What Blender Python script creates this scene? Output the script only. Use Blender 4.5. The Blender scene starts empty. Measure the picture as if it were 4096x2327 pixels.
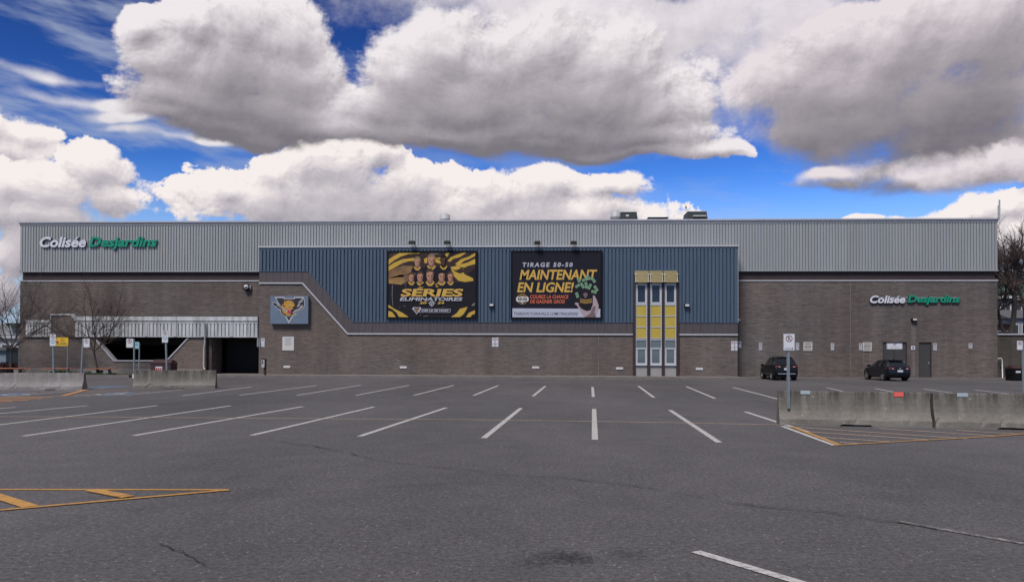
import bpy, bmesh, math, random
import numpy as np
from mathutils import Vector, Matrix, Euler, noise as mnoise
from mathutils.geometry import tessellate_polygon
R_ = math.radians
S = bpy.context.scene
COL = S.collection
# ---------------------------------------------------------------- camera
FPX, PPX, PPY, WPX, HPX, EYE = 3151.0, 2048.0, 1362.0, 4096.0, 2327.0, 1.8
cam_data = bpy.data.cameras.new("camera"); cam = bpy.data.objects.new("camera", cam_data); COL.objects.link(cam)
cam_data.sensor_width = 36; cam_data.lens = 36 * FPX / WPX
cam_data.shift_y = (PPY - HPX / 2) / WPX
cam_data.clip_start = .1; cam_data.clip_end = 3000
ROT = (Matrix.Rotation(R_(2.5), 3, 'Z') @ Matrix.Rotation(R_(90.8), 3, 'X') @ Matrix.Rotation(.0034, 3, 'Z'))
cam.matrix_world = Matrix.Translation((0, 0, EYE)) @ ROT.to_4x4()
S.camera = cam
# ---------------------------------------------------------------- view, sun
S.view_settings.view_transform = 'Standard'; S.view_settings.look = 'None'
S.view_settings.exposure = 0.0; S.view_settings.gamma = 1; S.view_settings.use_curve_mapping = False
S.cycles.max_bounces = 6; S.cycles.diffuse_bounces = 3; S.cycles.glossy_bounces = 3; S.cycles.transmission_bounces = 4
SUN_EL, SUN_AZ = 52.0, 205.0        # azimuth clockwise from +Y: behind the camera, a little to its left
sun_data = bpy.data.lights.new("sun", 'SUN'); sun = bpy.data.objects.new("sun", sun_data); COL.objects.link(sun)
sun_data.energy = 3.35; sun_data.angle = R_(18); sun_data.color = (1.0, .95, .90)
sd = Vector((math.sin(R_(SUN_AZ)) * math.cos(R_(SUN_EL)), math.cos(R_(SUN_AZ)) * math.cos(R_(SUN_EL)), math.sin(R_(SUN_EL))))
sun.rotation_euler = sd.to_track_quat('Z', 'Y').to_euler(); sun.location = sd * 100
# ---------------------------------------------------------------- sky: Nishita blue with a deck of cumulus worked out from noise
def _hash(ix, iy, seed):
    h = (ix.astype(np.uint32) * np.uint32(374761393) + iy.astype(np.uint32) * np.uint32(668265263) + np.uint32(seed * 2246822519 & 0xffffffff))
    h = (h ^ (h >> np.uint32(13))) * np.uint32(1274126177)
    h ^= h >> np.uint32(16)
    return h
def gnoise(x, y, per, seed):
    """gradient noise about -0.7..0.7; x repeats after per cells"""
    xf = np.floor(x); yf = np.floor(y)
    fx = (x - xf).astype(np.float32); fy = (y - yf).astype(np.float32)
    x0 = np.mod(xf, per).astype(np.int64); x1 = np.mod(xf + 1, per).astype(np.int64); y0 = yf.astype(np.int64) + 4096
    def g(ix, iy, dx, dy):
        a = _hash(ix, iy, seed).astype(np.float32) * np.float32(2 * np.pi / 4294967296.0)
        return np.cos(a) * dx + np.sin(a) * dy
    u = fx * fx * fx * (fx * (fx * 6 - 15) + 10); v = fy * fy * fy * (fy * (fy * 6 - 15) + 10)
    a = g(x0, y0, fx, fy); b = g(x1, y0, fx - 1, fy)
    c = g(x0, y0 + 1, fx, fy - 1); d = g(x1, y0 + 1, fx - 1, fy - 1)
    return (a + (b - a) * u) * (1 - v) + (c + (d - c) * u) * v
def worley(x, y, per, seed):
    xf = np.floor(x); yf = np.floor(y); best = np.full(x.shape, 9., np.float32)
    fx = (x - xf).astype(np.float32); fy = (y - yf).astype(np.float32); iy0 = yf.astype(np.int64) + 4096
    for i in (-1, 0, 1):
        ix = np.mod(xf + i, per).astype(np.int64)
        for j in (-1, 0, 1):
            h = _hash(ix, iy0 + j, seed)
            dx = i + (h & np.uint32(1023)).astype(np.float32) * np.float32(1 / 1023.) - fx
            dy = j + ((h >> np.uint32(12)) & np.uint32(1023)).astype(np.float32) * np.float32(1 / 1023.) - fy
            best = np.minimum(best, dx * dx + dy * dy)
    return best
def puffs(az, el, f0, octs, seed, gain):
    s = np.zeros_like(az); amp = 1.; tot = 0
    for o in range(octs):
        per = f0 * 2 ** o
        w = worley(az * (per / 360.) + 3.7 * o, el * (per / 360. * 1.25) + 9.1 * o, per, seed + o * 7)
        s += amp * (1 - 1.35 * w); tot += amp; amp *= gain
    return s / tot - .38
def worley(x, y, per, seed):
    xf = np.floor(x); yf = np.floor(y); best = np.full(x.shape, 9., np.float32)
    fx = (x - xf).astype(np.float32); fy = (y - yf).astype(np.float32); iy0 = yf.astype(np.int64) + 4096
    for i in (-1, 0, 1):
        ix = np.mod(xf + i, per).astype(np.int64)
        for j in (-1, 0, 1):
            h = _hash(ix, iy0 + j, seed)
            dx = i + (h & np.uint32(1023)).astype(np.float32) * np.float32(1 / 1023.) - fx
            dy = j + ((h >> np.uint32(12)) & np.uint32(1023)).astype(np.float32) * np.float32(1 / 1023.) - fy
            best = np.minimum(best, dx * dx + dy * dy)
    return best
def puffs(az, el, f0, octs, seed, gain):
    s = np.zeros_like(az); amp = 1.; tot = 0
    for o in range(octs):
        per = f0 * 2 ** o
        w = worley(az * (per / 360.) + 3.7 * o, el * (per / 360. * 1.25) + 9.1 * o, per, seed + o * 7)
        s += amp * (1 - 1.35 * w); tot += amp; amp *= gain
    return s / tot - .38
def worley(x, y, per, seed):
    xf = np.floor(x); yf = np.floor(y); best = np.full(x.shape, 9., np.float32)
    fx = (x - xf).astype(np.float32); fy = (y - yf).astype(np.float32); iy0 = yf.astype(np.int64) + 4096
    for i in (-1, 0, 1):
        ix = np.mod(xf + i, per).astype(np.int64)
        for j in (-1, 0, 1):
            h = _hash(ix, iy0 + j, seed)
            dx = i + (h & np.uint32(1023)).astype(np.float32) * np.float32(1 / 1023.) - fx
            dy = j + ((h >> np.uint32(12)) & np.uint32(1023)).astype(np.float32) * np.float32(1 / 1023.) - fy
            best = np.minimum(best, dx * dx + dy * dy)
    return best
def puffs(az, el, f0, octs, seed, gain):
    s = np.zeros_like(az); amp = 1.; tot = 0
    for o in range(octs):
        per = f0 * 2 ** o
        w = worley(az * (per / 360.) + 3.7 * o, el * (per / 360. * 1.25) + 9.1 * o, per, seed + o * 7)
        s += amp * (1 - 1.35 * w); tot += amp; amp *= gain
    return s / tot - .38
def fbm(az, el, f0, octs, seed, gain=.5, billow=False, sy=1.0):
    """az, el in degrees; f0 = cells round the full circle"""
    s = np.zeros_like(az, dtype=np.float32); amp = 1.0; tot = 0
    for o in range(octs):
        per = f0 * 2 ** o
        n = gnoise(az * (per / 360.0) + 17.3 * o, el * (per / 360.0 * sy) + 5.1 * o, per, seed + o)
        if billow: n = 0.36 - np.abs(n) * 1.5
        s += amp * n; tot += amp; amp *= gain
    return s / tot * 1.6
# clouds as (x, y, rx, ry) in degrees of azimuth and elevation
def px(x, y, rx, ry):   # a shorthand for the layout: 34.4 units = 1 degree
    a = np.degrees(np.arctan((x - 1281) / 1972.)); e = np.degrees(np.arctan((884 - y) / np.hypot(1972., x - 1281)))
    k = np.cos(np.radians(a)) ** 1.6
    return (a, e, rx / 34.4 * k, ry / 34.4 * k)
FAR = [px(*t) for t in [(60,480,150,75),(240,430,95,60),(270,510,80,48),(80,550,150,50),(45,650,50,90),(0,760,70,60),
    (560,485,62,48),(670,535,120,55),(680,440,65,50),(820,420,130,65),(930,390,70,42),(1040,470,110,70),(880,530,420,90),(1240,490,130,60),(1380,475,90,50),(1530,465,90,34),(1280,560,380,70),
    (1480,540,110,50),(2440,530,100,45),(2540,505,55,45),(2340,550,110,25),(2050,546,150,11),(2600,600,140,90),(1850,600,300,20),(2300,620,300,60)]]
LOW = [px(*t) for t in [(-40,330,120,60),(60,340,70,45),(20,380,120,40)]]
VEIL = [px(*t) for t in [(1300,10,500,90),(1750,60,300,130),(2000,100,250,150),(1650,200,260,120),(1700,300,220,100),(1050,-30,260,60),(1830,120,190,150),(1760,220,160,100)]]
MIDR = [px(*t) for t in [(1530,160,140,110),(1500,260,260,100),(1640,290,140,75),(1620,350,190,50),(1780,380,80,22),(1420,340,300,60),(1480,400,180,25)]]
MID = [px(*t) for t in [(1010,190,130,110),(1120,120,100,90),(1250,170,160,130),(1380,120,120,90),(1180,270,300,90),(1250,350,340,45),(930,280,140,80),(900,340,160,40)]]
NEAR = [px(*t) for t in [(390,150,90,90),(470,70,90,80),(600,70,110,90),(720,90,100,80),(560,180,210,110),(760,190,110,90),(500,270,190,60),(700,290,210,60),(330,60,50,55),(620,350,150,28),(400,245,120,70)]]
BASE = [px(*t) for t in [(420,290,120,30),(560,320,200,40),(800,325,240,46),(1080,352,280,42),(1350,375,300,34),(1560,392,220,26)]]
BIG = [px(*t) for t in [(1960,210,140,110),(2080,110,140,90),(2280,100,200,130),(2480,80,200,170),(2130,240,230,90),(2420,260,260,120),(2300,360,260,80),(2200,320,240,90),(2480,370,220,100),(2060,330,150,50)]]
BIG2 = [px(*t) for t in [(2200,420,200,55),(2090,455,120,26),(2330,390,160,60),(2470,360,170,90),(2280,460,170,35),(2650,400,150,90)]]
STREAK = [px(*t) for t in [(180,260,170,26),(330,310,150,20),(430,350,170,16),(120,190,160,22)]]
def field(az, el, blobs):
    d = np.full_like(az, -2.0)
    for (x, y, rx, ry) in blobs:
        dx = (az - x) / rx; dy = (el - y) / ry
        dy = np.where(dy < 0, dy * 1.1, dy)
        d = np.logaddexp(d * 9, np.maximum(1 - np.sqrt(dx * dx + dy * dy), -2.) * 9) / 9
    return d
def smooth(v, a, b):
    t = np.clip((v - a) / (b - a), 0, 1); return t * t * (3 - 2 * t)
def up(f, az, el, k=4):     # a slow field worked out on every k-th row and column
    q = f(az[::k, ::k], el[::k, ::k]); H, W = az.shape
    y = np.minimum(np.arange(H) / k, q.shape[0] - 1.001); x = np.minimum(np.arange(W) / k, q.shape[1] - 1.001)
    j = y.astype(int); i = x.astype(int); v = (y - j)[:, None].astype(np.float32); u = (x - i)[None].astype(np.float32)
    a = q[j] * (1 - v) + q[np.minimum(j + 1, q.shape[0] - 1)] * v
    return a[:, i] * (1 - u) + a[:, np.minimum(i + 1, q.shape[1] - 1)] * u
def layer(az, el, blobs, seed, f0, amp, hard, tops, cols, floor, rel=1.0):
    ddeg = float(el[1, 0] - el[0, 0]); cell = 360. / f0
    wx = up(lambda a, e: fbm(a, e, f0, 4, seed + 50), az, el) * cell * .16; wy = up(lambda a, e: fbm(a, e, f0, 4, seed + 70), az, el) * cell * .14
    a2 = az + wx; e2 = el + wy
    s = up(lambda a, e: field(a, e, blobs), a2, e2, 2)
    p = puffs(a2, e2, f0, 6, seed, .76)
    g = fbm(a2, e2, f0 * 2, 7, seed + 5, .62)
    d = s + amp * p + amp * .95 * g
    body = np.clip(s + amp * .7 * p, 0, .7) + .08 * (d > 0)
    H, W = az.shape
    tau = np.zeros_like(d); cur = np.zeros(W, np.float32)
    for r in range(H - 1, -1, -1):
        tau[r] = cur
        cur = cur * (1 - ddeg / (tops * 3.0)) + body[r] * ddeg
        if r % 3 == 0:
            q = np.pad(cur, 9, mode='edge'); c = np.cumsum(q); cur = .5 * cur + .5 * (c[18:] - c[:-18]) / 18.
    def sh(q, deg_x, deg_y):
        i = max(1, int(round(deg_x / ddeg))); j = max(1, int(round(deg_y / ddeg)))
        return q - np.roll(np.roll(q, i, axis=1), -j, axis=0)
    h = np.sqrt(np.clip(d + .05, 0, 1.4))
    soft = up(lambda a, e: smooth(fbm(a, e, f0, 2, seed + 33), -.20, .35), az, el)
    low = smooth(tau / tops, .2, 1.1)
    wisp = fbm(az, el, f0 * 4, 6, seed + 64, .70, sy=1.6)
    dw = d + .05 * low + wisp * (.10 + .16 * soft + .18 * low)
    alpha = smooth(dw, -.02, hard * (.6 + 2.6 * soft + 3.6 * low))
    relief = np.clip(sh(h, .35, .6), -.5, .5) * 1.0 + np.clip(sh(h, .08, .14), -.3, .3) * .8
    lum = 1 - smooth(tau / tops + .22 * p + .10 * g, -.05, 1.40) * (1 - floor)
    k = lum * (.77 + .30 * p) + relief * .95 * rel * (.25 + .75 * lum) + .26 * g * (.3 + lum) + .10 * wisp
    edge = 1 - smooth(d, 0, .28)
    k = np.clip(k + .22 * edge * (1 - k) * (.4 + .6 * lum), 0, 1)
    c0, c1, c2 = cols
    t = k[..., None] * 2
    col = np.where(t < 1, c0 + (c1 - c0) * t, c1 + (c2 - c1) * (t - 1))
    return alpha, col
def sky_image(az0, az1, el0, el1, w, h, extra):
    az, el = np.meshgrid(np.linspace(az0, az1, w, dtype=np.float32), np.linspace(el0, el1, h, dtype=np.float32))
    A = np.zeros_like(az); C = np.zeros(az.shape + (3,), np.float32)
    def over(a, c):
        nonlocal A, C
        C = C * (1 - a)[..., None] + c * a[..., None]; A = A * (1 - a) + a
    c3 = lambda *v: [np.array(q, np.float32) for q in v]
    st = fbm(az + el * 1.5, el * 4, 24, 6, 7, .6)
    over(smooth(st, -.15, .40) * (.30 + .6 * smooth(-az, 14, 24)) * .85, np.array([.40, .46, .60], np.float32))
    over(smooth(el, 13, 3) * .92, np.array([.42, .55, .76], np.float32))
    far = FAR + [b for b in extra if b[1] < 13]; big = BIG + [b for b in extra if b[1] >= 13]
    cf3 = c3((.30, .28, .33), (.56, .52, .56), (.93, .86, .84)); cn3 = c3((.20, .185, .21), (.47, .43, .47), (.86, .81, .83)); cd3 = c3((.17, .155, .18), (.40, .365, .40), (.80, .73, .76))
    for args in ((LOW, 91, 60, .40, .12, 2.2, cf3, .5), (far, 11, 60, .50, .09, 2.0, cf3, .35), (VEIL, 71, 34, .30, .40, 9.0, c3((.35, .32, .36), (.55, .51, .56), (.78, .73, .78)), .6, .5),
                 (big + BIG2 + [px(2330, 290, 330, 150), px(2050, 250, 170, 100)], 31, 36, .44, .18, 4.2, cd3, .08, .8), ([px(2260,440,220,46), px(2440,410,210,60), px(2080,450,120,24)], 37, 48, .42, .34, 2.6, cd3, .35, .6), (STREAK, 97, 50, .20, .60, 4.0, c3((.45, .45, .52), (.60, .59, .65), (.80, .77, .80)), .7, .4), (NEAR + MID + MIDR + BASE, 47, 40, .50, .12, 4.1, cn3, .0)):
        # leave out the rows and columns that this layer does not reach
        x0 = min(b[0] - b[2] * 2 - 4 for b in args[0]); x1 = max(b[0] + b[2] * 2 + 4 for b in args[0])
        y0 = min(b[1] - b[3] * 2 - 3 for b in args[0]); y1 = max(b[1] + b[3] * 2 + 3 for b in args[0])
        i = np.where((az[0] > x0) & (az[0] < x1))[0]; j = np.where((el[:, 0] > y0) & (el[:, 0] < y1))[0]
        sl = (slice(j[0], j[-1] + 1), slice(i[0], i[-1] + 1))
        a, c = layer(az[sl], el[sl], *args)
        af = np.zeros_like(az); cf = np.zeros_like(C); af[sl] = a; cf[sl] = c; over(af, cf)
    return np.dstack([C / np.maximum(A, 1e-3)[..., None], A]).astype(np.float32)
def extra_clouds():
    r = np.random.RandomState(5); out = []
    for i in range(120):
        az = r.uniform(-180, 180); el = r.uniform(3, 75)
        if abs(az) < 42 and el < 30: continue
        s = 3 + el * .28
        for j in range(4):
            out.append((az + r.normal() * s, el + r.normal() * s * .25, s * r.uniform(.9, 1.8), s * r.uniform(.4, .8)))
    return [b for b in out if not (abs(b[0]) < 38 + b[2] and b[1] < 26 + b[3])]
def sky_tex(name, box, w, h, extra):
    arr = sky_image(*box, w, h, extra)
    im = bpy.data.images.new(name, w, h, alpha=True, float_buffer=True)
    im.colorspace_settings.name = 'Non-Color'; im.alpha_mode = 'CHANNEL_PACKED'
    im.pixels.foreach_set(np.ascontiguousarray(arr).ravel()); im.update(); im.pack()
    return im
world = bpy.data.worlds.new("World"); S.world = world; world.use_nodes = True
nt = world.node_tree; nt.nodes.clear()
def N(t, kind, **kw):
    n = t.nodes.new(kind)
    for k, v in kw.items(): setattr(n, k, v)
    return n
def math_(t, op, a, b=None):
    n = N(t, 'ShaderNodeMath', operation=op)
    for i, v in enumerate((a, b)):
        if v is None: continue
        if isinstance(v, (int, float)): n.inputs[i].default_value = v
        else: t.links.new(v, n.inputs[i])
    return n.outputs[0]
_x = extra_clouds()
FR = (-36., 36., -1., 27.); ALL = (-180., 180., -1., 90.)
im_f = sky_tex("cumulus_ahead", FR, 1872, 728, _x); im_a = sky_tex("cumulus_round", ALL, 1080, 273, _x)
tc = N(nt, 'ShaderNodeTexCoord'); sp = N(nt, 'ShaderNodeSeparateXYZ'); nt.links.new(tc.outputs['Generated'], sp.inputs[0])
# the clouds were laid out about the direction 2.5 degrees left of +Y
az = math_(nt, 'MULTIPLY', math_(nt, 'ARCTAN2', sp.outputs[0], sp.outputs[1]), 180 / math.pi)
az = math_(nt, 'ADD', az, 2.5)
el = math_(nt, 'MULTIPLY', math_(nt, 'ARCSINE', sp.outputs[2]), 180 / math.pi)
def lookup(im, box, ext):
    u = math_(nt, 'DIVIDE', math_(nt, 'SUBTRACT', az, box[0]), box[1] - box[0]); v = math_(nt, 'DIVIDE', math_(nt, 'SUBTRACT', el, box[2]), box[3] - box[2])
    c = N(nt, 'ShaderNodeCombineXYZ'); nt.links.new(u, c.inputs[0]); nt.links.new(v, c.inputs[1])
    t = N(nt, 'ShaderNodeTexImage', image=im, interpolation='Linear', extension=ext); nt.links.new(c.outputs[0], t.inputs[0])
    return t, u, v
tf, uf, vf = lookup(im_f, FR, 'EXTEND'); ta, ua, va = lookup(im_a, ALL, 'EXTEND')
def inside(u): return math_(nt, 'MULTIPLY', math_(nt, 'GREATER_THAN', u, .002), math_(nt, 'LESS_THAN', u, .998))
box_in = math_(nt, 'MULTIPLY', inside(uf), inside(vf))
mc = N(nt, 'ShaderNodeMix', data_type='RGBA'); nt.links.new(box_in, mc.inputs[0]); nt.links.new(ta.outputs[0], mc.inputs[6]); nt.links.new(tf.outputs[0], mc.inputs[7])
ma = N(nt, 'ShaderNodeMix', data_type='FLOAT'); nt.links.new(box_in, ma.inputs[0]); nt.links.new(ta.outputs[1], ma.inputs[2]); nt.links.new(tf.outputs[1], ma.inputs[3])
sky = N(nt, 'ShaderNodeTexSky', sky_type='NISHITA', sun_disc=False)
sky.sun_elevation = R_(SUN_EL); sky.sun_rotation = R_(SUN_AZ); sky.ozone_density = 3.0; sky.air_density = 1.0; sky.dust_density = .2
hv = N(nt, 'ShaderNodeVectorMath', operation='SCALE'); hv.inputs['Scale'].default_value = .085; nt.links.new(sky.outputs[0], hv.inputs[0])
hs = N(nt, 'ShaderNodeGamma'); hs.inputs[1].default_value = 2.6; nt.links.new(hv.outputs[0], hs.inputs[0])
b1 = N(nt, 'ShaderNodeBackground'); b1.inputs[1].default_value = 4.8; nt.links.new(hs.outputs[0], b1.inputs[0])
b2 = N(nt, 'ShaderNodeBackground'); b2.inputs[1].default_value = 1.0; nt.links.new(mc.outputs[2], b2.inputs[0])
mx = N(nt, 'ShaderNodeMixShader'); nt.links.new(ma.outputs[0], mx.inputs[0]); nt.links.new(b1.outputs[0], mx.inputs[1]); nt.links.new(b2.outputs[0], mx.inputs[2])
wo = N(nt, 'ShaderNodeOutputWorld'); nt.links.new(mx.outputs[0], wo.inputs[0])
world.cycles.sampling_method = 'MANUAL'; world.cycles.sample_map_resolution = 512
# ---------------------------------------------------------------- where a photo pixel lands in the place
def ray(px, py): return ROT @ Vector(((px - PPX) / FPX, -(py - PPY) / FPX, -1))
def fac(px, py, Y):
    d = ray(px, py); t = Y / d.y; return Vector((d.x * t, Y, EYE + d.z * t))
def gnd(px, py, z=0.0):
    d = ray(px, py); t = (z - EYE) / d.z; return Vector((d.x * t, d.y * t, z))
def D(x): return x * WPX / 2563.
# ---------------------------------------------------------------- mesh helper
class MB:
    def __init__(s): s.v = []; s.f = []; s.m = []
    def face(s, pts, m=0):
        n = len(s.v); s.v += [tuple(p) for p in pts]; s.f.append(tuple(range(n, n + len(pts)))); s.m.append(m); return s
    def idx(s, verts, faces, m=0):
        n = len(s.v); s.v += [tuple(p) for p in verts]
        for f in faces: s.f.append(tuple(i + n for i in f)); s.m.append(m)
        return s
    def box(s, x0, x1, y0, y1, z0, z1, m=0):
        v = [(x, y, z) for z in (z0, z1) for y in (y0, y1) for x in (x0, x1)]
        return s.idx(v, [(0, 2, 3, 1), (4, 5, 7, 6), (0, 1, 5, 4), (2, 6, 7, 3), (0, 4, 6, 2), (1, 3, 7, 5)], m)
    def obox(s, c, ax, ay, az, m=0):     # box about c with half-axis vectors
        c, ax, ay, az = map(Vector, (c, ax, ay, az)); v = [c + ax * i + ay * j + az * k for k in (-1, 1) for j in (-1, 1) for i in (-1, 1)]
        return s.idx(v, [(0, 2, 3, 1), (4, 5, 7, 6), (0, 1, 5, 4), (2, 6, 7, 3), (0, 4, 6, 2), (1, 3, 7, 5)], m)
    def prism(s, xz, y0, y1, m=0):       # outline in x,z pushed from y0 (front) back to y1
        n = len(xz); a = sum(xz[i][0] * xz[(i + 1) % n][1] - xz[(i + 1) % n][0] * xz[i][1] for i in range(n))
        if a < 0: xz = xz[::-1]
        v = [(x, y0, z) for x, z in xz] + [(x, y1, z) for x, z in xz]
        tri = tessellate_polygon([[Vector((x, z, 0)) for x, z in xz]])
        def up(t):
            p = [xz[i] for i in t]; c = (p[1][0] - p[0][0]) * (p[2][1] - p[0][1]) - (p[2][0] - p[0][0]) * (p[1][1] - p[0][1])
            return t if c > 0 else t[::-1]
        tri = [up(tuple(t)) for t in tri]
        fs = list(tri) + [tuple(i + n for i in t[::-1]) for t in tri] + [(i, i + n, (i + 1) % n + n, (i + 1) % n) for i in range(n)]
        return s.idx(v, fs, m)
    def flat(s, xz, y, m=0):
        n = len(xz)
        for t in tessellate_polygon([[Vector((x, z, 0)) for x, z in xz]]):
            p = [xz[i] for i in t]; c = (p[1][0] - p[0][0]) * (p[2][1] - p[0][1]) - (p[2][0] - p[0][0]) * (p[1][1] - p[0][1])
            if c < 0: p = p[::-1]
            s.face([(x, y, z) for x, z in p], m)
        return s
    def tube(s, path, rad, n=6, m=0, cap=True):
        path = [Vector(p) for p in path]; rings = []
        if isinstance(rad, (int, float)): rad = [rad] * len(path)
        for i, p in enumerate(path):
            d = (path[min(i + 1, len(path) - 1)] - path[max(i - 1, 0)]).normalized()
            a = d.cross(Vector((0, 0, 1)) if abs(d.z) < .9 else Vector((1, 0, 0))).normalized(); b = d.cross(a)
            rings.append([p + (a * math.cos(2 * math.pi * k / n) + b * math.sin(2 * math.pi * k / n)) * rad[i] for k in range(n)])
        v = [q for r in rings for q in r]; f = []
        for i in range(len(path) - 1):
            for k in range(n):
                k2 = (k + 1) % n; f.append((i * n + k, i * n + k2, (i + 1) * n + k2, (i + 1) * n + k))
        if cap: f.append(tuple(range(n))); f.append(tuple((len(path) - 1) * n + k for k in range(n))[::-1])
        return s.idx(v, f, m)
    def mesh(s, name, mats, smooth=False, off=(0, 0, 0)):
        me = bpy.data.meshes.new(name); ox, oy, oz = off
        me.from_pydata([(x - ox, y - oy, z - oz) for x, y, z in s.v], [], s.f)
        for m in (mats if isinstance(mats, (list, tuple)) else [mats]): me.materials.append(m)
        me.polygons.foreach_set('material_index', s.m)
        if smooth: me.polygons.foreach_set('use_smooth', [True] * len(s.f))
        me.update(); return me
    def build(s, name, mats, parent=None, smooth=False, local=False, label=None):
        off = (0, 0, 0)
        if parent and not local:
            q = parent
            off = Vector((0, 0, 0))
            while q: off = off + q.location; q = q.parent
        o = bpy.data.objects.new(name, s.mesh(name, mats, smooth, off)); COL.objects.link(o)
        if parent: o.parent = parent
        if label: o['label'] = label
        return o
def thing(name, label, cat, loc=(0, 0, 0), rz=0, group=None):
    o = bpy.data.objects.new(name, None); COL.objects.link(o); o.location = loc; o.rotation_euler = (0, 0, rz); o.empty_display_size = .3
    o['label'] = label; o['category'] = cat
    if group: o['group'] = group
    return o
def tag(o, label, cat, group=None):
    o['label'] = label; o['category'] = cat
    if group: o['group'] = group
    return o
def setting(o, kind='structure'): o['kind'] = kind; return o
def copy_tree(o, parent=None):
    c = o.copy(); COL.objects.link(c)
    if parent: c.parent = parent
    for ch in o.children: copy_tree(ch, c)
    return c
# ---------------------------------------------------------------- materials
def mat(name, col, rough=.6, metal=0., var=.12, scale=2., stretch=(1, 1, 1), bump=0., bscale=60., tint=None, spec=.5, fine=.0, fscale=90., vary=.0):
    m = bpy.data.materials.new(name); m.use_nodes = True; t = m.node_tree; b = t.nodes['Principled BSDF']
    b.inputs['Roughness'].default_value = rough; b.inputs['Metallic'].default_value = metal; b.inputs['Specular IOR Level'].default_value = spec
    g = N(t, 'ShaderNodeNewGeometry'); mp = N(t, 'ShaderNodeMapping'); mp.inputs['Scale'].default_value = stretch; t.links.new(g.outputs['Position'], mp.inputs[0])
    n = N(t, 'ShaderNodeTexNoise'); n.inputs['Scale'].default_value = scale; n.inputs['Detail'].default_value = 6; n.inputs['Roughness'].default_value = .62; t.links.new(mp.outputs[0], n.inputs[0])
    mr = N(t, 'ShaderNodeMapRange'); mr.inputs[1].default_value = .25; mr.inputs[2].default_value = .75; mr.inputs[3].default_value = 1 - var; mr.inputs[4].default_value = 1 + var; t.links.new(n.outputs[0], mr.inputs[0])
    val = mr.outputs[0]
    if fine:
        n2 = N(t, 'ShaderNodeTexNoise'); n2.inputs['Scale'].default_value = fscale; n2.inputs['Detail'].default_value = 3; t.links.new(g.outputs['Position'], n2.inputs[0])
        m2 = N(t, 'ShaderNodeMapRange'); m2.inputs[1].default_value = .3; m2.inputs[2].default_value = .7; m2.inputs[3].default_value = 1 - fine; m2.inputs[4].default_value = 1 + fine; t.links.new(n2.outputs[0], m2.inputs[0])
        val = math_(t, 'MULTIPLY', val, m2.outputs[0])
    v = N(t, 'ShaderNodeVectorMath', operation='SCALE'); t.links.new(val, v.inputs['Scale']); v.inputs[0].default_value = col[:3]
    out = v.outputs[0]
    if vary:
        oi = N(t, 'ShaderNodeObjectInfo'); val = math_(t, 'MULTIPLY', val, math_(t, 'ADD', math_(t, 'MULTIPLY', oi.outputs['Random'], vary * 2), 1 - vary)); t.links.new(val, v.inputs['Scale'])
    if tint:
        n3 = N(t, 'ShaderNodeTexNoise'); n3.inputs['Scale'].default_value = scale * .4; n3.inputs['Detail'].default_value = 4; t.links.new(mp.outputs[0], n3.inputs[0])
        r3 = N(t, 'ShaderNodeMapRange'); r3.inputs[1].default_value = .42; r3.inputs[2].default_value = .66; t.links.new(n3.outputs[0], r3.inputs[0])
        mm = N(t, 'ShaderNodeMix', data_type='RGBA'); t.links.new(r3.outputs[0], mm.inputs[0]); t.links.new(out, mm.inputs[6])
        v2 = N(t, 'ShaderNodeVectorMath', operation='SCALE'); t.links.new(val, v2.inputs['Scale']); v2.inputs[0].default_value = tint[:3]; t.links.new(v2.outputs[0], mm.inputs[7]); out = mm.outputs[2]
    t.links.new(out, b.inputs['Base Color'])
    if bump:
        n4 = N(t, 'ShaderNodeTexNoise'); n4.inputs['Scale'].default_value = bscale; n4.inputs['Detail'].default_value = 4; t.links.new(g.outputs['Position'], n4.inputs[0])
        bp = N(t, 'ShaderNodeBump'); bp.inputs['Strength'].default_value = bump; bp.inputs['Distance'].default_value = .02; t.links.new(n4.outputs[0], bp.inputs['Height']); t.links.new(bp.outputs[0], b.inputs['Normal'])
    return m
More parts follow.
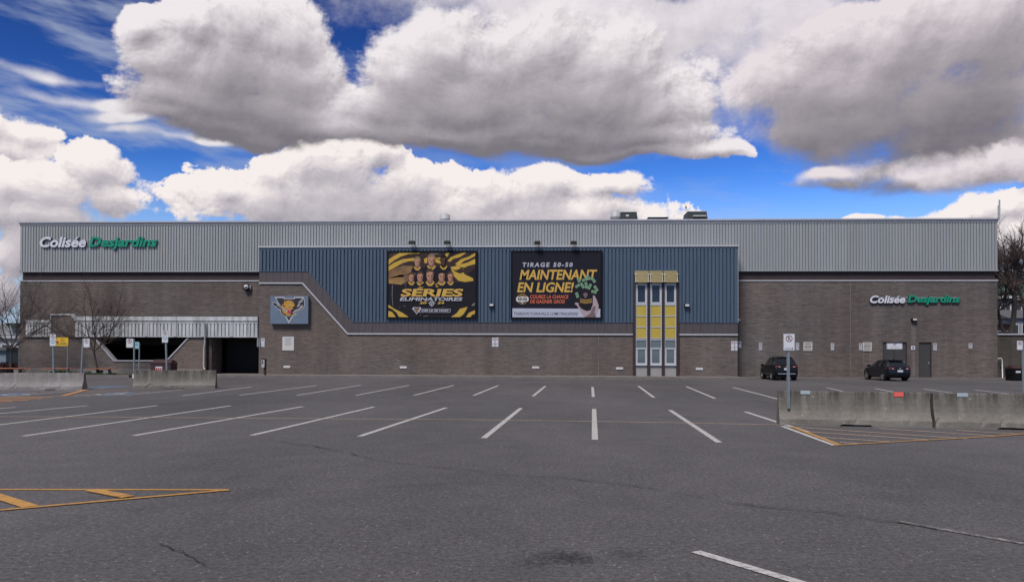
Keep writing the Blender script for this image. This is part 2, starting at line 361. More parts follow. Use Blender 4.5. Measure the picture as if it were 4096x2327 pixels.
def brick_mat(name, c1, c2, mortar, stain=.30):
    m = bpy.data.materials.new(name); m.use_nodes = True; t = m.node_tree; b = t.nodes['Principled BSDF']; b.inputs['Roughness'].default_value = .85; b.inputs['Specular IOR Level'].default_value = .25
    g = N(t, 'ShaderNodeNewGeometry'); sx = N(t, 'ShaderNodeSeparateXYZ'); t.links.new(g.outputs['Position'], sx.inputs[0])
    cb = N(t, 'ShaderNodeCombineXYZ'); t.links.new(math_(t, 'ADD', sx.outputs[0], sx.outputs[1]), cb.inputs[0]); t.links.new(sx.outputs[2], cb.inputs[1])
    br = N(t, 'ShaderNodeTexBrick'); t.links.new(cb.outputs[0], br.inputs[0]); br.inputs['Color1'].default_value = (*c1, 1); br.inputs['Color2'].default_value = (*c2, 1); br.inputs['Mortar'].default_value = (*mortar, 1)
    br.inputs['Scale'].default_value = 1; br.inputs['Brick Width'].default_value = .30; br.inputs['Row Height'].default_value = .088; br.inputs['Mortar Size'].default_value = .008; br.inputs['Mortar Smooth'].default_value = .3; br.inputs['Bias'].default_value = -.2
    def ns(scale, st, lo, hi, a, c, det=5):
        mp = N(t, 'ShaderNodeMapping'); mp.inputs['Scale'].default_value = st; t.links.new(g.outputs['Position'], mp.inputs[0])
        n = N(t, 'ShaderNodeTexNoise'); n.inputs['Scale'].default_value = scale; n.inputs['Detail'].default_value = det; n.inputs['Roughness'].default_value = .6; t.links.new(mp.outputs[0], n.inputs[0])
        r = N(t, 'ShaderNodeMapRange'); r.inputs[1].default_value = lo; r.inputs[2].default_value = hi; r.inputs[3].default_value = a; r.inputs[4].default_value = c; t.links.new(n.outputs[0], r.inputs[0]); return r.outputs[0]
    v = math_(t, 'MULTIPLY', ns(1.0, (1.2, 1, 14), .3, .7, .80, 1.20, 3), ns(.22, (1, 1, .8), .3, .7, 1 - stain * .5, 1 + stain * .5))
    v = math_(t, 'MULTIPLY', v, ns(.5, (1.6, 1, .10), .38, .72, 1 + stain * .25, 1 - stain * .8))
    v = math_(t, 'MULTIPLY', v, ns(3.0, (1, 1, 3.6), .3, .7, .90, 1.10, 4))
    sc = N(t, 'ShaderNodeVectorMath', operation='SCALE'); t.links.new(br.outputs[0], sc.inputs[0]); t.links.new(v, sc.inputs['Scale'])
    warm = N(t, 'ShaderNodeMix', data_type='RGBA', blend_type='MULTIPLY'); t.links.new(ns(.13, (1, 1, 1.4), .4, .65, 0, 1), warm.inputs[0]); t.links.new(sc.outputs[0], warm.inputs[6]); warm.inputs[7].default_value = (1.10, .99, .93, 1)
    t.links.new(warm.outputs[2], b.inputs['Base Color'])
    bp = N(t, 'ShaderNodeBump'); bp.inputs['Strength'].default_value = .6; bp.inputs['Distance'].default_value = .01; t.links.new(br.outputs['Fac'], bp.inputs['Height']); bp.invert = True; t.links.new(bp.outputs[0], b.inputs['Normal'])
    return m
M = {}
M['brick'] = brick_mat('brown_brick', (.160, .139, .131), (.122, .106, .101), (.080, .071, .069), .24)
M['brick_far'] = brick_mat('brown_brick_stained', (.146, .130, .124), (.112, .100, .096), (.076, .069, .067), .36)
M['brick_low'] = brick_mat('mossy_brick', (.095, .088, .075), (.075, .068, .060), (.055, .052, .047), .5)
M['metal'] = mat('grey_metal', (.305, .325, .338), .42, .15, .09, 1.2, (6, 1, .35), tint=(.325, .332, .330), vary=.05)
M['blue'] = mat('blue_metal', (.068, .102, .148), .42, .1, .14, 1.2, (6, 1, .4), vary=.07)
M['trim'] = mat('pale_trim', (.46, .46, .49), .45, .1, .08, 3)
M['canopy'] = mat('canopy_metal', (.56, .57, .59), .45, .1, .10, 2, (4, 1, .5), tint=(.33, .36, .36))
M['brown'] = mat('brown_belt', (.044, .031, .033), .6, 0, .18, 1.5, (2, 1, .6), spec=.25)
M['brown2'] = mat('brown_panel', (.075, .062, .068), .55, 0, .14, 1.5, (3, 1, .5))
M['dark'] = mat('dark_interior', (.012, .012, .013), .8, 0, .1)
M['black'] = mat('black_paint', (.007, .007, .009), .6, 0, .1, spec=.15)
M['white'] = mat('white_sheet', (.62, .63, .65), .45, 0, .05)
M['offwhite'] = mat('off_white', (.55, .54, .52), .5, 0, .06)
M['sign'] = mat('sign_white', (.60, .62, .66), .4, 0, .05)
M['dimsign'] = mat('weathered_sign', (.42, .43, .47), .5, 0, .08)
M['steel'] = mat('galvanised_steel', (.30, .34, .36), .42, .6, .15, 20)
M['red'] = mat('sign_red', (.38, .02, .03), .5, 0, .05)
M['ink'] = mat('sign_black', (.02, .018, .025), .5, 0, .05)
M['teal'] = mat('sign_blue', (.03, .22, .33), .5, 0, .05)
M['letter_w'] = mat('letter_white', (.62, .62, .70), .35, 0, .04)
M['letter_side'] = mat('letter_side', (.03, .035, .045), .5, 0, .1)
M['letter_g'] = mat('letter_green', (.005, .25, .155), .35, 0, .06)
M['concrete'] = mat('concrete', (.225, .215, .20), .85, 0, .20, 1.6, bump=.25, bscale=40, tint=(.17, .165, .16), fine=.12, fscale=30)
M['walk'] = mat('pavement_concrete', (.215, .195, .180), .88, 0, .18, 1.2, bump=.2, tint=(.16, .148, .14), fine=.12, fscale=12)
M['kerb'] = mat('kerb_concrete', (.155, .142, .136), .88, 0, .22, 1.5, bump=.2)
M['gold'] = mat('yellow_panel', (.46, .345, .050), .38, 0, .10, 1.5)
M['olive'] = mat('olive_cover', (.20, .165, .075), .35, .2, .12, 3)
M['frame'] = mat('window_frame', (.50, .52, .56), .4, .1, .05)
M['panel'] = mat('grey_panel', (.29, .285, .285), .7, 0, .10, 2)
M['door'] = mat('door_brown', (.050, .047, .047), .5, 0, .12, 2)
M['roofing'] = mat('roofing', (.12, .12, .125), .8, 0, .1)
M['hood'] = mat('dark_green_grey', (.035, .045, .045), .6, 0, .15)
M['galv'] = mat('dull_zinc', (.42, .43, .45), .5, 0, .12, 8)
M['binred'] = mat('bin_maroon', (.050, .022, .026), .55, 0, .15)
M['plank'] = mat('orange_plank', (.36, .135, .075), .6, 0, .18, 6, (1, 6, 6))
M['soil'] = mat('soil', (.075, .065, .055), .95, 0, .3, 4, bump=.4)
M['bark'] = mat('bark', (.050, .042, .040), .9, 0, .25, 8)
M['twig'] = mat('twigs', (.066, .048, .045), .9, 0, .25, 8)
M['tyre'] = mat('tyre', (.010, .010, .011), .8, 0, .1)
M['rim'] = mat('rim', (.42, .42, .44), .35, .6, .1)
M['redlamp'] = mat('tail_lamp', (.30, .015, .02), .15, 0, .05)
M['clearlamp'] = mat('clear_lamp', (.6, .6, .62), .2, 0, .05)
def gloss(name, col, rough=.08, spec=.6, coat=0):
    m = mat(name, col, rough, 0, .04); b = m.node_tree.nodes['Principled BSDF']; b.inputs['Specular IOR Level'].default_value = spec; b.inputs['Coat Weight'].default_value = coat; b.inputs['Coat Roughness'].default_value = .06; return m
M['carblack'] = gloss('black_car_paint', (.004, .004, .006), .35, .25, .25)
M['carnavy'] = gloss('navy_car_paint', (.006, .009, .017), .35, .25, .3)
M['glass'] = gloss('dark_glass', (.010, .014, .020), .06, .7)
M['pane'] = gloss('window_glass', (.020, .030, .055), .05, .35)
M['pane_low'] = gloss('lower_window_glass', (.10, .13, .145), .07, .8)
# ---------------------------------------------------------------- asphalt and paint
STAINS = [(*gnd(D(1400), D(1392)).xy, .30, .55), (*gnd(D(1445), D(1398)).xy, .22, .6), (*gnd(D(1570), D(1388)).xy, .24, .68), (*gnd(D(1340), D(1410)).xy, .18, .7), (*gnd(D(2250), D(1245)).xy, .5, .85), (*gnd(D(620), D(1235)).xy, .6, .85), (*gnd(D(1150), D(1010)).xy, 1.3, .86), (*gnd(D(1720), D(1045)).xy, .9, .86)]
def asphalt_nodes(t, g):
    def ns(scale, det, lo, hi, a, c, st=(1, 1, 1), rough=.6):
        mp = N(t, 'ShaderNodeMapping'); mp.inputs['Scale'].default_value = st; t.links.new(g.outputs['Position'], mp.inputs[0])
        n = N(t, 'ShaderNodeTexNoise'); n.inputs['Scale'].default_value = scale; n.inputs['Detail'].default_value = det; n.inputs['Roughness'].default_value = rough; t.links.new(mp.outputs[0], n.inputs[0])
        r = N(t, 'ShaderNodeMapRange'); r.inputs[1].default_value = lo; r.inputs[2].default_value = hi; r.inputs[3].default_value = a; r.inputs[4].default_value = c; t.links.new(n.outputs[0], r.inputs[0]); return r.outputs[0], n.outputs[0]
    a, _ = ns(.10, 6, .35, .65, .78, 1.17, (1, .5, 1), .7); b_, _ = ns(1.3, 6, .3, .7, .90, 1.10, rough=.7); c, hgt = ns(17, 5, .34, .66, .58, 1.46, rough=.8)
    d, _ = ns(.20, 5, .52, .74, 1.0, .76, (1, .35, 1)); e, _ = ns(60, 3, .35, .68, .72, 1.32)
    v = math_(t, 'MULTIPLY', math_(t, 'MULTIPLY', a, b_), math_(t, 'MULTIPLY', c, d)); v = math_(t, 'MULTIPLY', v, e)
    # pale stone chips in the binder
    vo = N(t, 'ShaderNodeTexVoronoi'); vo.inputs['Scale'].default_value = 24; t.links.new(g.outputs['Position'], vo.inputs[0])
    sp = N(t, 'ShaderNodeSeparateColor'); t.links.new(vo.outputs['Color'], sp.inputs[0])
    chip = math_(t, 'MULTIPLY', math_(t, 'GREATER_THAN', sp.outputs[0], .93), math_(t, 'LESS_THAN', vo.outputs['Distance'], .30))
    v = math_(t, 'ADD', v, math_(t, 'MULTIPLY', chip, 1.1))
    # oil stains where cars have stood
    for (sx_, sy_, sr_, sa) in STAINS:
        d_ = N(t, 'ShaderNodeVectorMath', operation='DISTANCE'); t.links.new(g.outputs['Position'], d_.inputs[0]); d_.inputs[1].default_value = (sx_, sy_, 0)
        k_ = math_(t, 'ADD', math_(t, 'DIVIDE', d_.outputs['Value'], sr_), math_(t, 'MULTIPLY', math_(t, 'SUBTRACT', hgt, .5), 2.4))
        r_ = N(t, 'ShaderNodeMapRange'); r_.inputs[1].default_value = .2; r_.inputs[2].default_value = 1.1; r_.inputs[3].default_value = sa; r_.inputs[4].default_value = 1; t.links.new(k_, r_.inputs[0]); v = math_(t, 'MULTIPLY', v, r_.outputs[0])
    s = N(t, 'ShaderNodeVectorMath', operation='SCALE'); s.inputs[0].default_value = ASPH; t.links.new(v, s.inputs['Scale'])
    return s.outputs[0], hgt
ASPH = (.103, .099, .107)
def asphalt():
    m = bpy.data.materials.new('worn_asphalt'); m.use_nodes = True; t = m.node_tree; b = t.nodes['Principled BSDF']; b.inputs['Roughness'].default_value = .88; b.inputs['Specular IOR Level'].default_value = .25
    g = N(t, 'ShaderNodeNewGeometry'); c, h = asphalt_nodes(t, g); t.links.new(c, b.inputs['Base Color'])
    bp = N(t, 'ShaderNodeBump'); bp.inputs['Strength'].default_value = .7; bp.inputs['Distance'].default_value = .012; t.links.new(h, bp.inputs['Height']); t.links.new(bp.outputs[0], b.inputs['Normal'])
    return m
def paint(name, col, worn, scale=14.):
    m = bpy.data.materials.new(name); m.use_nodes = True; t = m.node_tree; b = t.nodes['Principled BSDF']; b.inputs['Roughness'].default_value = .75; b.inputs['Specular IOR Level'].default_value = .3
    g = N(t, 'ShaderNodeNewGeometry'); c, h = asphalt_nodes(t, g)
    n = N(t, 'ShaderNodeTexNoise'); n.inputs['Scale'].default_value = scale; n.inputs['Detail'].default_value = 8; n.inputs['Roughness'].default_value = .72; t.links.new(g.outputs['Position'], n.inputs[0])
    r = N(t, 'ShaderNodeMapRange'); r.inputs[1].default_value = .5 - .12 + (worn - .5) * .5; r.inputs[2].default_value = .5 + .10 + (worn - .5) * .5; t.links.new(n.outputs[0], r.inputs[0])
    mm = N(t, 'ShaderNodeMix', data_type='RGBA'); t.links.new(r.outputs[0], mm.inputs[0]); t.links.new(c, mm.inputs[6]); mm.inputs[7].default_value = (*col, 1); t.links.new(mm.outputs[2], b.inputs['Base Color'])
    return m
M['asphalt'] = asphalt()
M['p_white'] = paint('white_road_paint', (.50, .49, .49), .33)
M['p_old'] = paint('faded_white_paint', (.46, .44, .42), .30)
M['p_ghost'] = paint('ghost_white_paint', (.36, .34, .33), .62)
M['p_yellow'] = paint('yellow_road_paint', (.50, .27, .075), .28)
M['p_orange'] = paint('orange_road_paint', (.50, .24, .09), .22)
M['p_faint'] = paint('faint_yellow_paint', (.54, .41, .31), .30)
M['p_blue'] = paint('blue_road_paint', (.10, .155, .26), .38)
M['crack'] = mat('crack', (.022, .021, .023), .9, 0, .3, 9)
lot = setting(MB().face([(-450, -120, 0), (450, -120, 0), (450, 700, 0), (-450, 700, 0)]).build('parking_lot', M['asphalt']))
def strip(pts, w, m, name, z=.004, wts=None):
    mb = MB(); n = len(pts); L = []; Rr = []
    for i, p in enumerate(pts):
        d = (pts[min(i + 1, n - 1)] - pts[max(i - 1, 0)]); d.z = 0; d.normalize(); s = Vector((-d.y, d.x, 0)) * (wts[i] if wts else w) * .5
        L.append((p.x + s.x, p.y + s.y, z)); Rr.append((p.x - s.x, p.y - s.y, z))
    for i in range(n - 1): mb.face([Rr[i], Rr[i + 1], L[i + 1], L[i]])
    return mb.build(name, m, lot)
def line(a, b, w=.10, m='p_white', name='parking_line', z=.004):
    return strip([gnd(D(a[0]), D(a[1])), gnd(D(b[0]), D(b[1]))], w, M[m], name, z)
for a, b in [((58, 1091), (578, 1015)), ((334, 1090), (758, 1017)), ((630, 1089), (936, 1018)), ((900, 1091.5), (1117, 1020)), ((1211, 1096), (1304, 1021)), ((1489, 1100), (1487, 1023)),
             ((1800, 1107), (1677, 1026)), ((1865, 1030), (2020, 1080)), ((-60, 1070), (395, 1014.5)), ((-60, 1040), (218, 1015)), ((-60, 1026), (40, 1019))]: line(a, b, .13)
for a, b in [((456, 990), (630, 968)), ((598, 989), (792, 964.5)), ((743, 989), (903, 963.5)), ((891, 989), (1024, 964)), ((1036, 989), (1136, 964)), ((1185, 989.5), (1247, 964.5)),
             ((1334, 991), (1365, 966)), ((1485, 993), (1483, 968)), ((1637, 994.5), (1598, 966)), ((1790, 997), (1718, 967)), ((1950, 999), (1834, 969)), ((2210, 1000), (2070, 970.5)),
             ((2330, 998), (2190, 972)), ((2500, 1000), (2312, 973)), ((2640, 998), (2440, 975.5))]: line(a, b, .125)
for a, b in [((1850, 955), (1935, 958)), ((1880, 951), (1925, 953)), ((2290, 950), (2345, 954)), ((2430, 950), (2470, 954)), ((2150, 951), (2210, 955)), ((2515, 951), (2550, 955)), ((560, 956), (640, 958)), ((700, 957), (760, 960))]: line(a, b, .09, 'p_ghost')
# a thin old line that runs right across the lot
strip([gnd(D(x), D(y)) for x, y in [(-60, 1042.5), (300, 1044), (640, 1047), (1000, 1049), (1280, 1051.5), (1640, 1057), (1962, 1063.5)]], .075, M['p_faint'], 'boundary_line', .008)
Z3 = lambda x, y: (3000 + x / 2.3385, 1500 + y / 2.3385)
def gl(fn, a, b, w, m, name='hatch_line', z=.008): return strip([gnd(*fn(*a)), gnd(*fn(*b))], w, M[m], name, z)
gl(Z3, (300, 478), (800, 662), .12, 'p_white', 'parking_line'); gl(Z3, (395, 485), (838, 655), .10, 'p_yellow', 'hatch_line', .012)
gl(Z3, (780, 660), (2300, 575), .07, 'p_yellow', 'hatch_line', .016); gl(Z3, (2300, 575), (2750, 537), .09, 'p_orange', 'hatch_line', .016)
for a, b in [((430, 487), (2030, 597)), ((540, 530), (1690, 607)), ((680, 583), (1300, 623)), ((840, 630), (1010, 641)), ((1200, 500), (2340, 573)), ((1930, 517), (2480, 550))]: gl(Z3, a, b, .085, 'p_faint')
Z7 = lambda x, y: (x / 2.136, 1900 + y / 2.136)
gl(Z7, (-300, 124), (1955, 127), .085, 'p_yellow'); gl(Z7, (-300, 330), (1955, 130), .085, 'p_yellow', z=.012)
gl(Z7, (-420, 60), (262, 276), .17, 'p_yellow', z=.016)
gl(Z7, (780, 132), (1095, 192), .17, 'p_yellow', z=.016)
Z8 = lambda x, y: (2700 + x / 1.836, 1900 + y / 1.836)
gl(Z8, (150, 562), (1300, 905), .115, 'p_white', 'parking_line'); gl(Z8, (1640, 342), (2700, 528), .10, 'p_ghost', 'parking_line')
Z2 = lambda x, y: (x / 3.034, 1160 + y / 3.034)
for a, b in [((-300, 1303), (650, 1300)), ((-300, 1320), (520, 1318)), ((-300, 1340), (340, 1336)), ((-300, 1358), (150, 1352))]: gl(Z2, a, b, .30, 'p_orange')
gl(Z2, (80, 1297), (1050, 1211), .11, 'p_old', 'parking_line', .012); gl(Z2, (770, 1285), (1050, 1209), .22, 'p_orange', 'hatch_line', .016); gl(Z2, (640, 1288), (1100, 1285), .10, 'p_old', 'parking_line')
gl(Z2, (900, 1285), (1560, 1238), .11, 'p_old', 'parking_line', .012); gl(Z2, (1000, 1208), (1560, 1170), .11, 'p_old', 'parking_line', .012); gl(Z2, (-300, 1300), (190, 1262), .11, 'p_old', 'parking_line', .012)
Z9 = lambda x, y: (x / 2.848, 1500 + y / 2.848)
gl(Z9, (940, 240), (1700, 195), .11, 'p_old', 'parking_line', .012); gl(Z9, (1000, 195), (1450, 172), .10, 'p_orange', 'hatch_line', .012); gl(Z9, (1410, 236), (2080, 167), .11, 'p_white', 'parking_line', .012)
def ground_poly(fn, pts, m, name, z):
    return MB().face([(*gnd(*fn(x, y)).xy, z) for x, y in pts]).build(name, M[m], lot)
ground_poly(Z9, [(1060, 236), (1320, 236), (1640, 197), (1330, 197)], 'p_blue', 'bay_symbol', .004)
ground_poly(Z9, [(-200, 240), (60, 240), (420, 205), (100, 205)], 'p_blue', 'bay_symbol', .004)
ground_poly(Z9, [(960, 150), (1200, 148), (1480, 122), (1160, 122)], 'p_blue', 'bay_symbol', .004)
def wheelchair(c, s, up, rt):
    mb = MB(); P = lambda u, v: tuple(Vector((c.x, c.y, .010)) + rt * u * s + up * v * s)
    for k in range(20):
        a0, a1 = math.pi * (.75 + 1.2 * k / 20), math.pi * (.75 + 1.2 * (k + 1) / 20)
        mb.face([P(.34 * math.cos(a0), .34 * math.sin(a0) - .1), P(.44 * math.cos(a0), .44 * math.sin(a0) - .1), P(.44 * math.cos(a1), .44 * math.sin(a1) - .1), P(.34 * math.cos(a1), .34 * math.sin(a1) - .1)][::-1])
    for q in [[(-.12, .45), (-.02, .45), (.02, 0), (-.08, 0)], [(-.08, 0), (.30, 0), (.30, .09), (-.08, .09)], [(.25, 0), (.34, 0), (.50, -.35), (.40, -.35)], [(-.13, .52), (.03, .52), (.03, .66), (-.13, .66)]]: mb.face([P(*p) for p in q][::-1])
    mb.build('wheelchair_mark', M['p_white'], lot)
up_ = Vector((.10, 1, 0)).normalized(); rt_ = Vector((up_.y, -up_.x, 0))
wheelchair(gnd(*Z9(1300, 216)), 1.35, up_, rt_); wheelchair(gnd(*Z9(240, 222)), 1.35, up_, rt_)
# cracks
def crack(pts, w, seed, jit=.05, gaps=0.0):
    r = random.Random(seed); P = [gnd(D(x), D(y)) for x, y in pts]; out = []; ws = []
    for i in range(len(P) - 1):
        L = (P[i + 1] - P[i]).length; n = max(3, int(L / .10))
        for k in range(n): 
            q = P[i].lerp(P[i + 1], k / n); j = mnoise.noise_vector(q * 1.7 + Vector((seed, 0, 0))) * jit * 3 + mnoise.noise_vector(q * 9) * jit; out.append(Vector((q.x + j.x, q.y + j.y, 0)))
            ws.append(w * max(.12, .75 + 1.3 * mnoise.noise(q * 2.3 + Vector((0, seed, 0)))))
    strip(out, w, M['crack'], 'crack', .020, ws)
crack([(680, 1105), (790, 1118), (850, 1131), (980, 1160), (1120, 1172), (1250, 1190), (1400, 1197), (1500, 1206), (1650, 1228), (1800, 1256), (1900, 1270), (2060, 1283), (2240, 1312), (2400, 1336), (2620, 1366)], .020, 3)
crack([(405, 1364), (430, 1378), (450, 1386), (470, 1398), (505, 1412), (530, 1424), (560, 1432)], .013, 5, .03)
crack([(-60, 1272), (120, 1257), (250, 1245), (420, 1236), (560, 1228)], .012, 7, .04)
crack([(190, 1292), (520, 1262), (760, 1238), (960, 1222), (1180, 1205)], .010, 9, .04)
crack([(560, 1198), (760, 1176), (900, 1166)], .012, 11, .03)
crack([(850, 1131), (700, 1140), (480, 1165)], .010, 13, .05)
crack([(1680, 940 + 25), (1900, 1005), (2000, 1030)], .012, 17, .05)
crack([(2560, 1235), (2380, 1215), (2200, 1190), (2080, 1180)], .008, 19, .05)
# ---------------------------------------------------------------- pavement along the hall
YB, YR = 55.0, 56.3
WZ = .15
xa, xb = fac(1034, 1500, YB).x - 7.5, fac(2951, 1500, YB).x
walk = setting(MB().box(xa, xb, 52.45, YB + .02, 0, WZ - .004).build('pavement', M['walk']))
n_sl = 22
for i in range(n_sl):
    x0 = xa + (xb - xa) * i / n_sl; x1 = xa + (xb - xa) * (i + 1) / n_sl
    MB().box(x0 + .008, x1 - .008, 52.62, YB - .01, WZ - .03, WZ + .004 * ((i * 7) % 3) / 3).build('slab', M['walk'], walk)
for i in range(12):
    x0 = xa + (xb - xa) * i / 12; x1 = xa + (xb - xa) * (i + 1) / 12
    MB().box(x0 + .01, x1 - .01, 52.43, 52.60, .0, WZ + .012).build('kerb_stone', M['kerb'], walk)
xR1 = fac(4400, 1500, YR).x
kerb2 = setting(MB().box(xb + .02, xR1, YR - .75, YR + .6, 0, .09).build('wall_kerb', M['kerb']))
# ---------------------------------------------------------------- the arena
ex = lambda px, Y=YR, py=1300: fac(px, py, Y).x
ez = lambda py, Y=YR, px=2048: fac(px, py, Y).z
arena = thing('arena_building', 'long low brown brick arena hall with grey ribbed metal top and blue ribbed centre block', 'arena', (ex(2048), YR, 0))
XL, XRr = ex(79), ex(3990)
zTop, zRib0, zRib1, zBr, zTr = ez(881), ez(893), ez(1084), ez(1120.5), ez(1125)
b = MB()
b.box(XL, XRr, YR, YR + 45, 0, zTr - .002); b.build('brick_wall', M['brick_far'], arena) if False else None
def part(name, m, fn, smooth=False, label=None, par=None):
    q = MB(); fn(q); return q.build(name, M[m] if isinstance(m, str) else m, par or arena, smooth, label=label)
xdoorL, xdoorR = ex(206, YB), ex(1034, YB)
# main brick wall: right length, left length over the arcade, and the sides
YC = YB + .25
zCan0 = ez(1345.5, YC); zCan1 = ez(1293.5, YC)
d1 = (ex(3531, YR), ex(3628, YR), 0.09, ez(1363.5, YR)); d2 = (ex(3675, YR), ex(3726, YR), 0.09, ez(1364, YR))
def right_wall(q):
    x0, x1 = ex(2945), XRr
    xs = [x0, d1[0], d1[1], d2[0], d2[1], x1]
    for i in range(5):
        if i in (1, 3): q.box(xs[i], xs[i + 1], YR, YR + .3, d1[3], zBr - .002)
        else: q.box(xs[i], xs[i + 1], YR, YR + .3, 0, zBr - .002)
part('brick_wall', 'brick_far', right_wall)
def left_wall(q):
    q.box(XL, ex(1045), YR, YR + .3, zCan1 - .1, zBr - .002)
    q.box(XL, ex(120), YR + .001, YR + .3, 0, zCan1 - .102)
part('brick_wall', 'brick_far', left_wall)
part('side_wall', 'brick_far', lambda q: (q.box(XL, XL + .3, YR + .302, YR + 45, 0, zBr - .002), q.box(XRr - .3, XRr, YR + .302, YR + 45, 0, zBr - .002)))
part('back_wall', 'brick_far', lambda q: q.box(XL + .302, XRr - .302, YR + 44.7, YR + 45, 0, zTop - .3))
part('roof', 'roofing', lambda q: q.box(XL + .2, XRr - .2, YR + .25, YR + 44.68, zTop - .55, zTop - .30))
part('belt_course', 'brown', lambda q: q.box(XL + .12, ex(1037), YR + .10, YR + .4, zTr, zRib1))
part('belt_course', 'brown', lambda q: q.box(ex(2945), XRr - .12, YR + .10, YR + .4, zTr, zRib1))
part('belt_trim', 'trim', lambda q: (q.box(XL - .03, ex(1037), YR - .05, YR + .3, zBr, zTr - .001), q.box(ex(2952), XRr + .03, YR - .05, YR + .3, zBr, zTr - .001)))
part('side_belt', 'brown', lambda q: (q.box(XL + .13, XL + .4, YR + .402, YR + 45, zBr, zRib1), q.box(XRr - .4, XRr - .13, YR + .402, YR + 45, zBr, zRib1)))
def roof_trim(q):
    q.box(XL - .06, XRr + .06, YR - .22, YR + .2, ez(886), zTop); q.box(XL - .03, XRr + .03, YR - .16, YR + .2, ez(890.5), ez(886) - .002)
part('roof_trim', 'trim', roof_trim)
part('flashing', 'metal', lambda q: q.box(XL - .01, XRr + .01, YR - .12, YR + .2, ez(897), ez(890.5) - .002))
part('sill_flashing', 'metal', lambda q: q.box(XL - .03, XRr + .03, YR - .12, YR + .3, ez(1086.5), ez(1083)))
# ribbed cladding: flat rib, sloped sides, narrow recess; each sheet an object, all sharing one mesh
def ribs(q, x0, n, pitch, y, zb, zt, depth=.085, rib=.74, slope=.04):
    for k in range(n):
        a = x0 + k * pitch; g = pitch * (1 - rib) / 2; s = pitch * slope
        xs = [a, a + g - s, a + g, a + pitch - g, a + pitch - g + s, a + pitch]; ys = [y, y, y - depth, y - depth, y, y]
        for i in range(5):
            q.face([(xs[i], ys[i], zb(xs[i])), (xs[i + 1], ys[i + 1], zb(xs[i + 1])), (xs[i + 1], ys[i + 1], zt(xs[i + 1])), (xs[i], ys[i], zt(xs[i]))])
NP = 68; per = 5; W_ = (XRr - XL) / NP
sheet = MB(); ribs(sheet, 0, per, W_ / per, 0, lambda x: 0, lambda x: ez(895.5) - ez(1083.5))
sheet_me = sheet.mesh('cladding_sheet', M['metal'])
for i in range(NP):
    o = bpy.data.objects.new('cladding_sheet', sheet_me); COL.objects.link(o); o.parent = arena
    o.location = Vector((XL + W_ * i, YR - .005, ez(1083.5))) - arena.location
part('cladding_back', 'metal', lambda q: q.box(XL, XRr, YR + .02, YR + .25, ez(1083.5), ez(893)))
def side_clad(q):
    for sx, sgn in ((XL, -1), (XRr, 1)):
        n = 150; p = 45.0 / n
        for k in range(n):
            y0 = YR + .26 + k * p; q.box(sx - (.05 if sgn < 0 else 0), sx + (.05 if sgn > 0 else 0), y0, y0 + p * .66, ez(1083.5), ez(893))
        q.box(min(sx, sx - sgn * .2), max(sx, sx - sgn * .2), YR + .26, YR + 45, ez(1083.5), ez(890))
sc_ = part('side_cladding', 'metal', side_clad)
# ---- centre block
bx = lambda px: fac(px, 1300, YB).x
bz = lambda py: fac(2048, py, YB).z
def BZ(px, py): return fac(px, py, YB).z
BL, BR = bx(1036), bx(2950)
xw0, xw1 = bx(2531), bx(2715)
zb_t = bz(983); 
K = [(BL, bz(1083)), (bx(1234), bz(1083)), (bx(1414), bz(1287)), (BR, bz(1287))]       # foot of the blue sheet
K2 = [(BL, bz(1129.5)), (bx(1211), bz(1129.5)), (bx(1393), bz(1333.5)), (BR, bz(1333.5))]   # foot of the brown belt
def pl(K, x):
    for (x0, z0), (x1, z1) in zip(K, K[1:]):
        if x <= x1: return z0 + (z1 - z0) * max(0, (x - x0)) / (x1 - x0)
    return K[-1][1]
def block_brick(q):
    tt = .09
    pts = [(BL, WZ), (xw0, WZ), (xw0, pl(K2, xw0) - tt)] + [(x, z - tt) for x, z in K2[2::-1]]
    q.prism(pts, YB, YB + .3); q.box(xw1, BR, YB, YB + .3, WZ, pl(K2, BR) - tt)
part('brick_wall', 'brick', block_brick)
part('block_side', 'brick', lambda q: (q.box(BL + .001, BL + .3, YB + .302, YR - .001, 0, bz(1129.5)), q.box(BR - .3, BR - .001, YB + .302, YR - .001, 0, bz(1333.5))))
part('block_side_cladding', 'blue', lambda q: (q.box(BR - .3, BR - .001, YB + .302, YR - .12, bz(1287), zb_t - .1), q.box(BL + .001, BL + .3, YB + .302, YR - .12, bz(1083), zb_t - .1)))
part('block_roof', 'roofing', lambda q: q.box(BL + .3, BR - .3, YB + .3, YR - .13, zb_t - .4, zb_t - .2))
part('block_backing', 'blue', lambda q: q.prism([(x, z) for x, z in K] + [(BR, bz(996)), (BL, bz(996))], YB + .05, YB + .29))
# brown panels between two slanting lines
edges = [BL + (BR - BL) * i / 66 for i in range(67)]
for x in (K[1][0], K[2][0], K2[1][0], K2[2][0], xw0, xw1): edges.append(x)
edges = sorted(set(round(e, 4) for e in edges)); edges = [e for i, e in enumerate(edges) if i == 0 or e - edges[i - 1] > .06]
def seg_poly(x0, x1):
    # strip between K (upper) and K2 (lower) for x in x0..x1 with the corners inside it
    xs = sorted([x0, x1] + [k[0] for k in K + K2 if x0 < k[0] < x1])
    return [(x, pl(K2, x)) for x in xs] + [(x, pl(K, x)) for x in xs[::-1]]
for x0, x1 in zip(edges, edges[1:]):
    if x0 >= xw0 - .01 and x1 <= xw1 + .01: continue
    pts = [(x, z) for x, z in seg_poly(x0 + .006, x1 - .006)]
    MB().prism(pts, YB - .045, YB + .02).build('belt_panel', M['brown2'], arena)
part('belt_backing', 'brown', lambda q: q.prism(seg_poly(BL, BR), YB + .021, YB + .05))
